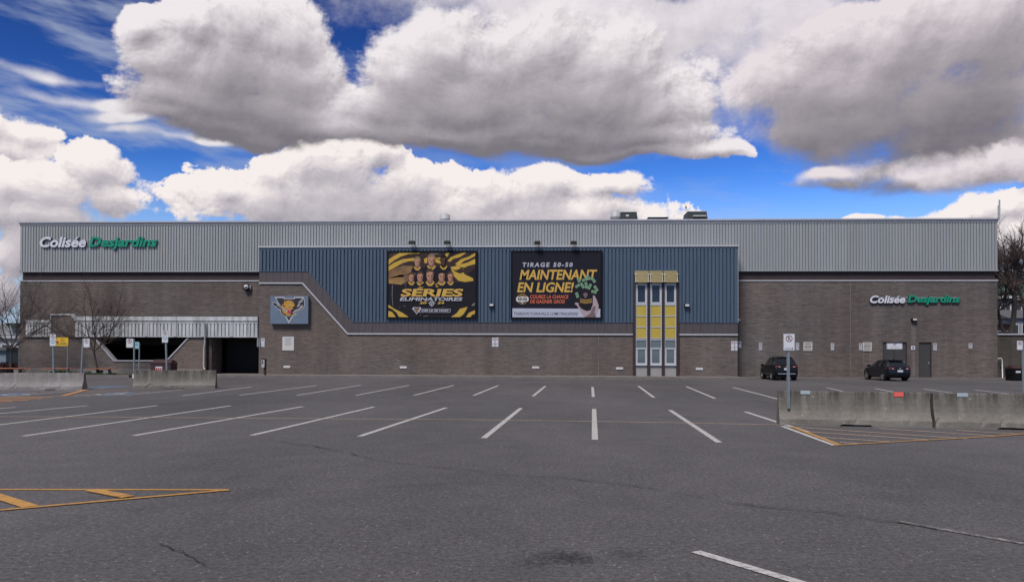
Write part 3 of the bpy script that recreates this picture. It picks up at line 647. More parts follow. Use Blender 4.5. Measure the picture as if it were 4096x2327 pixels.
def trim_run(q, K, t, y0, y1, gap=None):
    runs = [K] if not gap else [[k for k in K if k[0] < gap[0]] + [(gap[0], pl(K, gap[0]))], [(gap[1], pl(K, gap[1]))] + [k for k in K if k[0] > gap[1]]]
    for rr in runs:
        nrm = []
        for i, (x, z) in enumerate(rr):
            ds = []
            if i > 0: ds.append(Vector((x - rr[i - 1][0], z - rr[i - 1][1])).normalized())
            if i < len(rr) - 1: ds.append(Vector((rr[i + 1][0] - x, rr[i + 1][1] - z)).normalized())
            n = sum((Vector((-d.y, d.x)) for d in ds), Vector((0, 0))); n.normalize(); n /= max(.6, n.dot(Vector((-ds[0].y, ds[0].x)))); nrm.append(n)
        for i in range(len(rr) - 1):
            a, b2 = Vector(rr[i]), Vector(rr[i + 1]); q.prism([tuple(a), tuple(b2), tuple(b2 - nrm[i + 1] * t), tuple(a - nrm[i] * t)], y0, y1)
part('belt_trim', 'trim', lambda q: trim_run(q, K2, .095, YB - .10, YB + .3, (xw0, xw1)))
part('cladding_trim', 'blue', lambda q: trim_run(q, K, .045, YB - .09, YB + .02, (xw0, xw1)))
NB = 33; WB = (BR - BL) / NB; perb = 3.5
for i in range(NB):
    x0 = BL + WB * i; q = MB(); n = 4 if WB / .258 > 3.5 else 3
    ribs(q, x0, 3, WB / 3, YB + .04, lambda x: pl(K, min(max(x, BL), BR)), lambda x: bz(997.5), .075, .66) if False else ribs(q, x0, 4 - (i % 2 == 9), WB / 4, YB + .04, lambda x: bz(1100) if xw0 + .09 < x < xw1 - .09 else pl(K, min(max(x, BL), BR)), lambda x: bz(997.5), .11, .70, .05)
    q.build('blue_cladding_sheet', M['blue'], arena)
part('block_flashing', 'blue', lambda q: q.box(BL - .02, BR + .02, YB - .07, YB + .3, bz(997.5), bz(989) - .001))
part('block_roof_trim', 'trim', lambda q: q.box(BL - .06, BR + .08, YB - .14, YR - .13, bz(989), zb_t))
part('corner_trim', 'metal', lambda q: (q.box(BL - .05, BL - .002, YB - .05, YR - .13, bz(1086), bz(990)), q.box(BR + .002, BR + .05, YB - .05, YR - .13, bz(1290), bz(990))))
# control joints in the brickwork
for px, yy, z0, z1 in ((3402, YR, .1, zBr - .05), (2394, YB, WZ, bz(1342)), (1980, YB, WZ, bz(1400))):
    X = fac(px, 1300, yy).x; MB().box(X - .02, X + .02, yy - .008, yy + .01, z0, z1).build('control_joint', M['kerb'], arena)
# ---- tall window
part('window_surround', 'brown', lambda q: q.box(xw0, xw1, YB - .02, YB + .28, WZ, bz(1095)))
for a, b2 in ((2531, 2542), (2588, 2599.5), (2646, 2657.5), (2704, 2715)):
    MB().box(bx(a) + .005, bx(b2) - .005, YB - .17, YB - .021, WZ, bz(1125)).build('mullion', M['brown'], arena)
for i, (a, b2) in enumerate(((2542, 2588), (2599.5, 2646), (2657.5, 2704))):
    a, b2 = bx(a), bx(b2); ia, ib = a + .10, b2 - .10
    def frame_of(q, x0, x1, z0, z1, t, y0, y1): q.box(x0, x0 + t, y0, y1, z0, z1).box(x1 - t, x1, y0, y1, z0, z1).box(x0 + t, x1 - t, y0, y1, z0, z0 + t).box(x0 + t, x1 - t, y0, y1, z1 - t, z1)
    w = MB(); frame_of(w, a, b2, bz(1217), bz(1134), .055, YB - .10, YB - .021); frame_of(w, a + .057, b2 - .057, bz(1213), bz(1137), .085, YB - .085, YB - .021); w = w.build('window', M['frame'], arena)
    MB().box(a + .14, b2 - .14, YB - .05, YB - .024, bz(1210), bz(1141)).build('pane', M['pane'], w)
    w = MB(); w.box(a, a + .055, YB - .10, YB - .021, bz(1356), bz(1217) - .001).box(b2 - .055, b2, YB - .10, YB - .021, bz(1356), bz(1217) - .001)
    for py in (1219, 1263.2, 1307, 1352): w.box(a + .056, b2 - .056, YB - .10, YB - .021, bz(py + 1.9), bz(py - 1.6))
    w = w.build('panel_frame', M['frame'], arena)
    for j, (t0, t1) in enumerate(((1221.4, 1261.2), (1265.6, 1305), (1309.4, 1349.8))):
        MB().box(a + .058, b2 - .058, YB - .065, YB - .022, bz(t1), bz(t0)).build('yellow_panel', M['gold'], w)
    w = MB(); frame_of(w, a, b2, bz(1392), bz(1356) - .001, .05, YB - .10, YB - .021); w = w.build('window', M['frame'], arena); MB().box(a + .05, b2 - .05, YB - .05, YB - .022, bz(1389), bz(1358.5)).build('pane', M['pane_low'], w)
    w = MB(); frame_of(w, a, b2, bz(1457), bz(1388.5), .055, YB - .12, YB - .103); frame_of(w, a, b2, bz(1457), bz(1392) - .002, .055, YB - .102, YB - .021); frame_of(w, a + .057, b2 - .057, bz(1454), bz(1391), .08, YB - .09, YB - .021); w = w.build('window', M['frame'], arena)
    MB().box(a + .13, b2 - .13, YB - .05, YB - .024, bz(1450), bz(1395)).build('pane', M['pane_low'], w)
    MB().box(a, b2, YB - .20, YB - .103, bz(1459), bz(1457) - .002).build('window_sill', M['trim'], arena)
    MB().box(a, b2, YB - .07, YB - .021, WZ, bz(1459) - .003).build('base_panel', M['panel'], arena)
for a, b2 in ((2538, 2593.6), (2596.4, 2650), (2653, 2709)):
    a, b2 = bx(a), bx(b2); zt, zm = bz(1082), bz(1132)
    c = MB(); c.idx([(a, YB - .05, zt), (b2, YB - .05, zt), (b2, YB - .42, zm), (a, YB - .42, zm), (a, YB - .02, zt), (b2, YB - .02, zt), (b2, YB - .36, zm - .02), (a, YB - .36, zm - .02)], [(0, 3, 2, 1), (4, 5, 6, 7), (0, 1, 5, 4), (3, 7, 6, 2), (0, 4, 7, 3), (1, 2, 6, 5)])
    c = c.build('cover_panel', M['olive'], arena)
    for x in (a + .05, b2 - .05):
        q = MB(); q.tube([(x, YB - .30, zm + .62), (x, YB - .47, zm + .05)], .018, 6)
        for zz, yy in ((zm + .60, YB - .30), (zm + .06, YB - .46)): q.tube([(x - .09, yy, zz), (x + .09, yy, zz)], .022, 6)
        q.build('bracket', M['offwhite'], c)
# ---- right wall: doors, louvres
for k, (x0, x1, z0, z1) in enumerate((d1, d2)):
    d = MB(); d.box(x0 + .05, x1 - .05, YR + .10, YR + .15, z0, z1 - .05); d = d.build('door', M['door'], arena)
    f = MB(); f.box(x0, x0 + .05, YR + .04, YR + .2, z0, z1).box(x1 - .05, x1, YR + .04, YR + .2, z0, z1).box(x0 + .05, x1 - .05, YR + .04, YR + .2, z1 - .05, z1).build('door_frame', M['brown'], d)
    if k == 0: MB().box((x0 + x1) / 2 - .008, (x0 + x1) / 2 + .008, YR + .092, YR + .0995, z0, z1 - .06).build('door_joint', M['black'], d)
    MB().box(x1 - .22, x1 - .14, YR + .06, YR + .0995, z0 + .95, z0 + 1.1).build('door_handle', M['steel'], d)
for a, b2 in ((3213, 3248), (3450.5, 3485)):
    x0, x1, z0, z1 = ex(a), ex(b2), ez(1398.5), ez(1364.5)
    l = MB(); frame_of(l, x0, x1, z0, z1, .055, YR - .06, YR - .002); l = l.build('louvre', M['offwhite'], arena)
    MB().box(x0 + .05, x1 - .05, YR - .010, YR - .003, z0 + .05, z1 - .05).build('louvre_back', M['black'], l)
    for k in range(5):
        zc = z0 + .055 + (z1 - z0 - .11) * (k + .5) / 5
        MB().idx([(x0 + .05, YR - .055, zc - .028), (x1 - .05, YR - .055, zc - .028), (x1 - .05, YR - .030, zc - .006), (x0 + .05, YR - .030, zc - .006), (x0 + .05, YR - .055, zc + .006), (x1 - .05, YR - .055, zc + .006), (x1 - .05, YR - .030, zc + .022), (x0 + .05, YR - .030, zc + .022)], [(0, 1, 5, 4), (4, 5, 6, 7), (0, 3, 2, 1), (0, 4, 7, 3), (1, 2, 6, 5)]).build('slat', M['offwhite'], l)
for px, py in ((1148, 1466.5), (1613.5, 1468.5), (2142.5, 1469), (2478, 1472.5), (2797, 1474.5)):
    c = fac(px, py, YB); w, h = .245, .075
    v = MB(); rr = .05; pts = [(c.x + sx * (w - rr) + rr * math.cos(R_(an)), c.z + sz * (h - rr) + rr * math.sin(R_(an))) for sx, sz, ans in ((1, 1, (0, 45, 90)), (-1, 1, (90, 135, 180)), (-1, -1, (180, 225, 270)), (1, -1, (270, 315, 360))) for an in ans]
    v.prism(pts, YB - .05, YB - .002); v = v.build('vent_cover', M['white'], arena)
    MB().box(c.x - w * .78, c.x + w * .78, YB - .056, YB - .0505, c.z - .030, c.z + .038).build('vent_grille', M['offwhite'], v)
M['brick_wash'] = brick_mat('washed_brick', (.185, .168, .166), (.150, .136, .134), (.105, .098, .098), .40)
for a, b2, y0_, y1_ in ((3645, 3662, 1290, 1366), (3648, 3660, 1402, 1496), (3452, 3457, 1401, 1446), (3478, 3483, 1401, 1452), (3216, 3245, 1401, 1414)):
    MB().box(ex(a), ex(b2), YR - .003, YR + .01, ez(y1_), ez(y0_)).build('water_stain', M['brick_wash'], arena)
# ---- left: arcade under the canopy
cx = lambda px: fac(px, 1300, YC).x
cz = lambda py, px=600: fac(px, py, YC).z
def canopy_ribs(x0, x1, z0, z1, n):
    W2 = (x1 - x0) / n
    for i in range(n):
        q = MB(); ribs(q, x0 + W2 * i, 3, W2 / 3, YC - .03, lambda x: z0, lambda x: z1, .09, .70, .05); q.build('canopy_sheet', M['canopy'], arena)
canopy_ribs(cx(303), cx(1034), cz(1345), cz(1293), 17); canopy_ribs(cx(106), cx(205), cz(1345), cz(1293), 3)
zs0 = cz(1345)
part('canopy_trim', 'canopy', lambda q: (q.box(cx(303), cx(1034), YC - .20, YC + .1, cz(1283), cz(1266)), q.box(cx(308), cx(1034), YC - .14, YC + .1, cz(1292.5), cz(1285)),
     q.box(cx(104), cx(205), YC - .14, YC + .1, cz(1292), cz(1280)), q.box(cx(303), cx(1034), YC - .12, YC + .1, zs0 - .05, zs0), q.box(cx(104), cx(205), YC - .12, YC + .1, zs0 - .05, zs0)))
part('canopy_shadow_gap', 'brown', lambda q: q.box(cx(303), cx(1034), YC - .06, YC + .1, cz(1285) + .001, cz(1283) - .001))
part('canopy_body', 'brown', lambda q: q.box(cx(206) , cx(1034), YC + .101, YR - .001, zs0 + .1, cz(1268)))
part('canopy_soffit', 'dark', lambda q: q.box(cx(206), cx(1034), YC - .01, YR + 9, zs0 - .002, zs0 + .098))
for px in (475, 589, 703, 815.5, 929): MB().box(cx(px - 6), cx(px + 6), YC - .16, YC - .102, zs0 - .02, cz(1294)).build('canopy_post', M['galv'], arena)
Yp = YC + .02
def pier(q):
    P = lambda px, py: (cx(px), cz(py, px))
    q.prism([(cx(73), .0), (cx(473), .0), (cx(473), cz(1444, 460)), P(458, 1444), P(381, 1352), (cx(381), zs0 - .055), (cx(206), zs0 - .055), (cx(73), zs0 - .055)], Yp, Yp + .35)
    q.prism([(cx(206), zs0 - .053), (cx(330), zs0 - .053), P(318, 1288), P(287, 1262), (cx(206), cz(1262, 206))], Yp - .12, Yp + .2)
part('brick_pier', 'brick', pier)
def sill_wall(q):
    P = lambda px, py: (cx(px), cz(py, px))
    q.prism([(cx(473) + .002, 0), (cx(822), 0), (cx(822), zs0 - .055), P(756, 1350), P(669, 1443), (cx(473) + .002, cz(1444, 460))], Yp, Yp + .35)
part('brick_wall', 'brick', sill_wall)
def diag(q, pts, t, y0, y1):
    for a, b2 in zip(pts, pts[1:]):
        a, b2 = Vector(a), Vector(b2); d = (b2 - a).normalized(); n = Vector((-d.y, d.x)) * t * .5; e = d * t * .2; q.prism([tuple(a - n - e), tuple(b2 - n + e), tuple(b2 + n + e), tuple(a + n - e)], y0, y1)
P = lambda px, py: (cx(px), cz(py, px))
part('opening_trim', 'trim', lambda q: diag(q, [P(366, 1337), P(458, 1442), P(668, 1442), P(756, 1348)], .085, Yp - .06, Yp + .40))
part('pier_trim', 'canopy', lambda q: (diag(q, [P(206, 1258), P(287, 1258), P(320, 1287)], .13, Yp - .18, Yp + .2), q.box(cx(204.5), cx(207.5), Yp - .16, Yp + .1, zs0, cz(1262))))
# the dark room behind
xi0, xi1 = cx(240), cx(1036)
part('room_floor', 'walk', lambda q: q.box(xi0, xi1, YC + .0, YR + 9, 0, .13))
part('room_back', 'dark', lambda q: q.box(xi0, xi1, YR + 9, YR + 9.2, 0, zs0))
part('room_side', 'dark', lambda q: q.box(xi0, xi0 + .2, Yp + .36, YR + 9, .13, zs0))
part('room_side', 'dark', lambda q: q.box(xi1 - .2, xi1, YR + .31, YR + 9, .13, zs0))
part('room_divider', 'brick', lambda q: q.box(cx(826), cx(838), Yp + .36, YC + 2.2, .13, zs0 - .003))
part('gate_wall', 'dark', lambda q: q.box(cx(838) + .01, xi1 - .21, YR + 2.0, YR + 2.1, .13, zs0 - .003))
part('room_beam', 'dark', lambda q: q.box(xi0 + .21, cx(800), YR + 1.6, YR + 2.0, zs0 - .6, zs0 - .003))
ds = MB(); ds.tube([(cx(826.5), YC - .26, cz(1294)), (cx(826.5), YC - .26, cz(1372)), (cx(823), YC - .24, cz(1384)), (cx(821.5), YC - .24, cz(1462)), (cx(824), YC - .26, cz(1470)), (cx(829), YC - .32, cz(1476))], .055, 8)
ds.build('downspout', M['galv'], arena, True)
part('sill_ledge', 'walk', lambda q: q.box(cx(120), cx(822), Yp - .35, Yp - .002, 0, cz(1474)))
# planted bed, kerb
bed = setting(MB().box(cx(-260), cx(640), 51.3, Yp - .352, 0, .14).build('planting_bed', M['soil']))
MB().box(cx(-260), cx(640), 51.1, 51.298, 0, .17).build('bed_kerb', M['kerb'], bed)
def ivy():
    q = MB(); r = random.Random(4)
    for i in range(5200):
        px = r.choice([r.uniform(-40, 30), r.uniform(325, 420), r.uniform(325, 560), r.uniform(420, 530)]); x = cx(px); y = r.uniform(51.35, 52.6)
        h = .10 + .22 * max(0, mnoise.noise(Vector((x * .9, y, 2))) + .35) ; z = .14 + r.random() * h; s = r.uniform(.03, .07)
        n = Vector((r.gauss(0, 1), r.gauss(0, 1) - .5, abs(r.gauss(0, 1)) + .6)).normalized(); a = n.orthogonal().normalized() * s; b2 = n.cross(a).normalized() * s * .7; c = Vector((x, y, z))
        q.face([c - a, c - b2, c + a, c + b2])
    return q
M['leaf'] = mat('ground_leaf', (.030, .050, .022), .6, 0, .35, 9)
setting(ivy().build('ground_cover', M['leaf']), 'stuff')
# ---- things on the roof
def roof_drum(px, w, py0, py1, Y, label):
    c = fac(px, py1, Y); r = w / 2 * Y / FPX * 1.0; z0 = zTop - .3; z1 = fac(px, py0, Y).z
    t = thing('roof_vent', label, 'vent', (c.x, Y, z0))
    q = MB(); zz = [z0, z1 - .55, z1 - .55, z1 - .35, z1 - .33, z1 - .08, z1]; rr = [r * .9, r * .93, r, r * 1.0, r * .94, r * .94, r * .55]
    q.tube([(c.x, Y, z) for z in zz], rr, 20); q.build('drum', M['galv'], t, True)
    q = MB(); q.tube([(c.x, Y, z1 - .60), (c.x, Y, z1 - .54)], r * 1.04, 20); q.build('band', M['metal'], t)
    return t
roof_drum(1779.5, 44, 857, 880, 62, 'low round zinc vent standing alone on the roof above the player poster')
t2 = roof_drum(2462.5, 42, 846.5, 878, 61, 'tall round zinc vent beside the dark roof hood')
def hood(px0, px1, px2, px3, pyt, Y, label):
    z0 = zTop - .3; zt = fac(px1, pyt, Y).z; X = lambda p: fac(p, 870, Y).x
    t = thing('roof_hood', label, 'roof hood', (X((px0 + px3) / 2), Y, z0))
    q = MB(); a = [(X(px0), z0), (X(px3), z0), (X(px2), zt), (X(px1), zt)]; q.prism(a, Y - .6, Y + 1.4); q.build('housing', M['hood'], t)
    q = MB(); q.box(X(px1) - .03, X(px2) + .03, Y - .65, Y + 1.45, zt, zt + .05); q.build('cap', M['galv'], t)
    return t, X, zt
h1, X, zt = hood(2480, 2482, 2543, 2557, 855, 61.4, 'dark slant sided roof hood with a small pale plate'); MB().box(X(2500), X(2512), 60.77, 60.795, zt - .32, zt - .18).build('plate', M['offwhite'], h1)
h2, X, zt = hood(2730, 2747, 2820, 2834, 853, 61.4, 'dark roof hood under the thin antenna'); q = MB(); q.box(X(2764), X(2815), 60.4, 60.79, zt - .42, zt - .32); q.build('duct', M['galv'], h2)
sk = thing('skylight', 'flat dark skylight low on the roof between the two hoods', 'skylight', (fac(2630, 875, 60).x, 60, zTop - .3)); xs_ = (fac(2592, 875, 60).x, fac(2668, 875, 60).x)
MB().box(*xs_, 59.6, 60.6, zTop - .3, fac(2630, 874.5, 60).z).build('kerb', M['hood'], sk); MB().box(xs_[0] - .05, xs_[1] + .05, 59.55, 60.65, fac(2630, 874.5, 60).z, fac(2630, 874.5, 60).z + .04).build('glazing', M['glass'], sk)
A = fac(2744, 851, 61.6); at = thing('antenna', 'thin black antenna mast with stay wires on the roof', 'antenna', (A.x, 61.6, zt))
q = MB(); q.tube([(A.x, 61.6, zt), (A.x, 61.6, fac(2744, 818, 61.6).z)], .012, 5); q.build('mast', M['black'], at); zc = fac(2744, 833, 61.6).z
q = MB(); q.tube([(A.x, 61.6, zc), (A.x - .28, 61.6, zt - .1)], .004, 4); q.tube([(A.x, 61.6, zc), (A.x + .45, 61.6, zt - .1)], .004, 4); q.build('stay_wire', M['black'], at)
MB().box(A.x - .05, A.x + .05, 61.56, 61.64, zc, zc + .12).build('bracket', M['black'], at)
mp_ = thing('corner_mast', 'pale metal post rising above the roof corner at the right end of the hall', 'post', (XRr, YR - .1, zRib0))
q = MB(); q.box(ex(3985), ex(3988.5), YR - .35, YR - .24, ez(886), ez(833)); q.build('short_post', M['galv'], mp_)
q = MB(); q.box(ex(3989), ex(3992.5), YR - .35, YR - .24, ez(884), ez(812)); q.build('tall_post', M['galv'], mp_)
# ---------------------------------------------------------------- lettering
ACC = {'é': ('e', 1), 'É': ('E', 1), 'È': ('E', -1)}
def text_polys(s, bold=.0, shear=0., spacing=1.0):
    if any(c in ACC for c in s):
        plain = ''.join(ACC[c][0] if c in ACC else c for c in s); v, f = text_polys(plain, bold, shear, spacing)
        for i, c in enumerate(s):
            if c not in ACC: continue
            pv, _ = text_polys(plain[:i + 1], bold, shear, spacing); ov, _ = text_polys(ACC[c][0], bold, shear, spacing)
            x1 = max(p[0] for p in pv); w = max(p[0] for p in ov) - min(p[0] for p in ov); h = max(p[1] for p in ov); xm = x1 - w * .42; d = ACC[c][1]; n = len(v)
            v = list(v) + [(xm - .10 * w * 1.4, h + .05, 0), (xm + .10 * w * 1.4, h + .05, 0), (xm + (.10 + .22 * d) * w * 1.4 , h + .19, 0), (xm + (-.10 + .22 * d) * w * 1.4, h + .19, 0)]; f = list(f) + [(n, n + 1, n + 2, n + 3)]
        return v, f
    cu = bpy.data.curves.new('lettering', 'FONT'); cu.body = s; cu.size = 1; cu.offset = bold; cu.shear = shear; cu.space_character = spacing; cu.resolution_u = 3
    o = bpy.data.objects.new('lettering', cu); COL.objects.link(o); dg = bpy.context.evaluated_depsgraph_get(); me = bpy.data.meshes.new_from_object(o.evaluated_get(dg))
    v = [tuple(p.co) for p in me.vertices]; f = [tuple(p.vertices) for p in me.polygons]
    bpy.data.objects.remove(o); bpy.data.curves.remove(cu); bpy.data.meshes.remove(me)
    return v, f
def fit(v, x0, x1, z0, z1, box=None):
    xs = [p[0] for p in v]; ys = [p[1] for p in v]; a0, a1, c0, c1 = box or (min(xs), max(xs), min(ys), max(ys))
    return [(x0 + (p[0] - a0) / (a1 - a0) * (x1 - x0), z0 + (p[1] - c0) / (c1 - c0) * (z1 - z0)) for p in v]
def lettering(s, x0, x1, z0, z1, y, m, parent, bold=.02, shear=.25, name='lettering', spacing=1.0):
    v, f = text_polys(s, bold, shear, spacing); q = fit(v, x0, x1, z0, z1)
    mb = MB(); mb.idx([(x, y, z) for x, z in q], f); return mb.build(name, m, parent)
def sign_letters(word, x0, x1, z0, z1, yw, m, parent):
    """raised letters, each an object: pale face, dark returns, on two rails"""
    full, _ = text_polys(word, .034, .22); xs = [p[0] for p in full]; ys = [p[1] for p in full]; box = (min(xs), max(xs), min(ys), max(ys))
    for i, ch in enumerate(word):
        pre, _ = text_polys(''.join(ACC[c][0] if c in ACC else c for c in word[:i + 1]), .034, .22); own, f = text_polys(ch, .034, .22); bs, _ = text_polys(ACC[ch][0] if ch in ACC else ch, .034, .22)
        off = max(p[0] for p in pre) - max(p[0] for p in bs)
        q = fit([(p[0] + off, p[1]) for p in own], x0, x1, z0, z1, box)
        mb = MB(); n = len(q); mb.idx([(x, yw - .16, z) for x, z in q], f, 0)
        cnt = {}
        for fc in f:
            for a, b2 in zip(fc, fc[1:] + fc[:1]): cnt[(a, b2)] = cnt.get((a, b2), 0) + 1
        for (a, b2) in cnt:
            if (b2, a) not in cnt: mb.face([(q[a][0], yw - .16, q[a][1]), (q[a][0], yw - .03, q[a][1]), (q[b2][0], yw - .03, q[b2][1]), (q[b2][0], yw - .16, q[b2][1])], 1)
        mb.idx([(x, yw - .03, z) for x, z in q], [t[::-1] for t in f], 1)
        mb.build('letter', [M[m], M['letter_side']], parent)
def letter_sign(label, words, Y, rails):
    c = fac(words[0][1], words[0][3], Y); t = thing('letter_sign', label, 'sign', tuple(c), group='raised letter signs on the hall')
    for w, a, b2, py1, py0, m in words:
        sign_letters(w, fac(a, py0, Y).x, fac(b2, py0, Y).x, fac((a + b2) / 2, py1, Y).z, fac((a + b2) / 2, py0, Y).z, Y, m, t)
    for py in rails:
        p0 = fac(words[0][1] + 8, py, Y); p1 = fac(words[-1][2] - 8, py, Y); MB().box(p0.x, p1.x, Y - .029, Y - .002, p0.z - .03, p0.z + .03).build('rail', M['metal'] if len(rails) else M['metal'], t)
letter_sign('large white and green raised letters on the grey ribbed metal at the left end', [('Colisée', 164, 349, 990.5, 948, 'letter_w'), ('Desjardins', 360, 633, 1000.5, 948, 'letter_g')], YR - .075, (960, 982))
letter_sign('smaller white and green raised letters on the brown brick at the right end', [('Colisée', 3476, 3617, 1213, 1182, 'letter_w'), ('Desjardins', 3626, 3836, 1219.5, 1181, 'letter_g')], YR, (1190, 1206))
# ---------------------------------------------------------------- posters
def flatp(q, fn, pts, y, m=0): q.flat([(fn(*p)[0], fn(*p)[1]) for p in pts], y, m); return q
def mkfn(ox, oy, sc, Y):
    def fn(x, y): p = fac(ox + x / sc, oy + y / sc, Y); return (p.x, p.z)
    return fn
def cm(name, c, rough=.6): return mat(name, c, rough, 0, .05, 3, spec=.15)
M['pr_dark'] = cm('print_dark', (.016, .014, .020)); M['pr_dark2'] = cm('print_dark_blue', (.014, .014, .024)); M['pr_yel'] = cm('print_yellow', (.50, .33, .060)); M['pr_br'] = mat('print_brown', (.14, .070, .030), .5, 0, .5, 1.2, tint=(.33, .20, .05))
M['pr_brown'] = cm('print_dark_brown', (.045, .028, .026)); M['pr_grey'] = cm('print_grey', (.42, .43, .50)); M['pr_bar'] = cm('print_bar', (.42, .45, .55)); M['pr_or'] = cm('print_orange', (.62, .15, .075)); M['pr_gold'] = cm('print_gold', (.56, .36, .085)); M['pr_scr'] = cm('print_scratch', (.16, .15, .16))
M['skin1'] = cm('print_skin', (.42, .23, .16)); M['skin2'] = cm('print_skin_dark', (.085, .045, .035)); M['skin3'] = cm('print_skin_shade', (.22, .115, .080)); M['hair1'] = cm('print_hair_brown', (.075, .045, .030)); M['hair2'] = cm('print_hair_fair', (.22, .15, .085)); M['hair3'] = cm('print_hair_black', (.014, .011, .012))
M['green'] = cm('print_note_green', (.17, .30, .19)); M['grn2'] = cm('print_note_dark', (.06, .15, .08)); M['hand'] = cm('print_hand', (.38, .30, .33)); M['hand2'] = cm('print_hand_shade', (.17, .12, .14))
def board(label, fn, outer, inner, Y, group='poster boards on the blue cladding'):
    (ax, ay), (bx_, by) = fn(*outer[:2]), fn(*outer[2:]); (cx_, cy), (dx, dy) = fn(*inner[:2]), fn(*inner[2:])
    t = thing('billboard', label, 'billboard', (ax, Y, by), group=group)
    MB().box(ax, bx_, Y + .02, YB - .05, by, ay).build('case', M['black'], t)
    f = MB(); f.box(ax, cx_, Y - .03, Y + .019, by, ay).box(dx, bx_, Y - .03, Y + .019, by, ay).box(cx_, dx, Y - .03, Y + .019, by, dy).box(cx_, dx, Y - .03, Y + .019, cy, ay); f.build('frame', M['black'], t)
    return t, (cx_, dx, dy, cy)
YP = YB - .22
f5 = mkfn(1500, 940, 3.8326, YP)
b1_, I = board('square poster board with eight players in dark jerseys and yellow stripes', f5, (185, 243, 1567, 1282), (208, 269, 1536, 1259), YP)
MB().box(I[0], I[1], YP + .002, YP + .018, I[2], I[3]).build('print', M['pr_dark'], b1_)
q = MB(); y1 = YP - .001
flatp(q, f5, [(208, 269), (1536, 269), (1536, 500), (1400, 620), (1536, 700), (1240, 720), (1000, 600), (700, 560), (480, 760), (208, 700)], y1); q.build('print_backdrop', M['pr_brown'], b1_)
q = MB(); y2 = YP - .003
for pts in ([(208, 560), (330, 500), (420, 470), (560, 470), (640, 520), (620, 600), (480, 600), (430, 640), (208, 660)], [(208, 660), (380, 610), (520, 610), (520, 700), (400, 760), (208, 740)]): flatp(q, f5, pts, y2)
q.build('print_smoke', M['pr_br'], b1_)
q = MB(); y3 = YP - .005
for pts in ([(208, 375), (290, 320), (380, 272), (690, 272), (670, 290), (520, 288), (400, 330), (300, 385), (240, 430), (208, 460)],
            [(208, 480), (300, 420), (420, 370), (600, 350), (605, 395), (520, 400), (420, 430), (300, 500), (208, 550)],
            [(1040, 340), (1100, 272), (1150, 272), (1110, 330), (1040, 400), (940, 350)], [(1110, 400), (1160, 340), (1260, 300), (1350, 272), (1400, 272), (1300, 340), (1200, 365), (1150, 410)],
            [(1230, 440), (1320, 370), (1440, 330), (1536, 272), (1536, 320), (1440, 370), (1360, 400), (1310, 450), (1420, 420), (1536, 365), (1536, 445), (1430, 470), (1370, 500), (1270, 480)],
            [(1160, 490), (1260, 470), (1350, 520), (1370, 600), (1500, 660), (1510, 700), (1380, 720), (1280, 700), (1200, 620)], [(920, 340), (1000, 400), (1010, 440), (930, 420)], [(750, 370), (800, 340), (800, 430), (760, 430)],
            [(200, 1062), (300, 1130), (420, 1190), (515, 1256), (370, 1256), (330, 1190), (260, 1130), (200, 1110)], [(200, 1160), (260, 1175), (320, 1256), (200, 1256)],
            [(1165, 1256), (1260, 1190), (1300, 1130), (1420, 1100), (1400, 1140), (1360, 1210), (1300, 1256)], [(1395, 1256), (1440, 1190), (1532, 1150), (1532, 1205), (1480, 1225), (1470, 1256)]): flatp(MB(), f5, pts, y3).build('stripe', M['pr_yel'], b1_)
q = MB()
for pts in ([(245, 310), (270, 280), (330, 272), (290, 285)], [(1180, 520), (1240, 540), (1330, 500), (1375, 570), (1300, 590), (1230, 560)], [(1190, 420), (1240, 470), (1160, 470)], [(1330, 440), (1400, 395), (1440, 385), (1440, 400)]): flatp(MB(), f5, pts, YP - .007).build('scratch', M['pr_brown'], b1_)
q = MB()
for pts in ([(262, 760), (272, 770), (268, 950), (278, 1080), (270, 1085), (258, 930)], [(408, 370), (414, 370), (470, 800), (466, 805)], [(360, 1100), (390, 1102), (380, 1108)], [(410, 1088), (468, 1084), (465, 1094)], [(1478, 1080), (1500, 1050), (1532, 1035), (1532, 1070), (1500, 1088)], [(690, 1200), (700, 1215), (696, 1240)], [(740, 1250), (810, 1225), (815, 1232), (750, 1256)], [(1030, 1110), (1065, 1092), (1040, 1116)], [(1405, 930), (1415, 930), (1410, 945)], [(250, 310), (275, 275), (340, 270)], [(820, 280), (1000, 280), (920, 300)]): flatp(MB(), f5, pts, YP - .007).build('fleck', M['pr_scr'], b1_)
def ell(cx_, cy, rx, ry, n=14, a0=0, a1=360): return [(cx_ + rx * math.cos(R_(a0 + (a1 - a0) * k / n)), cy - ry * math.sin(R_(a0 + (a1 - a0) * k / n))) for k in range(n + (0 if a1 - a0 == 360 else 1))]
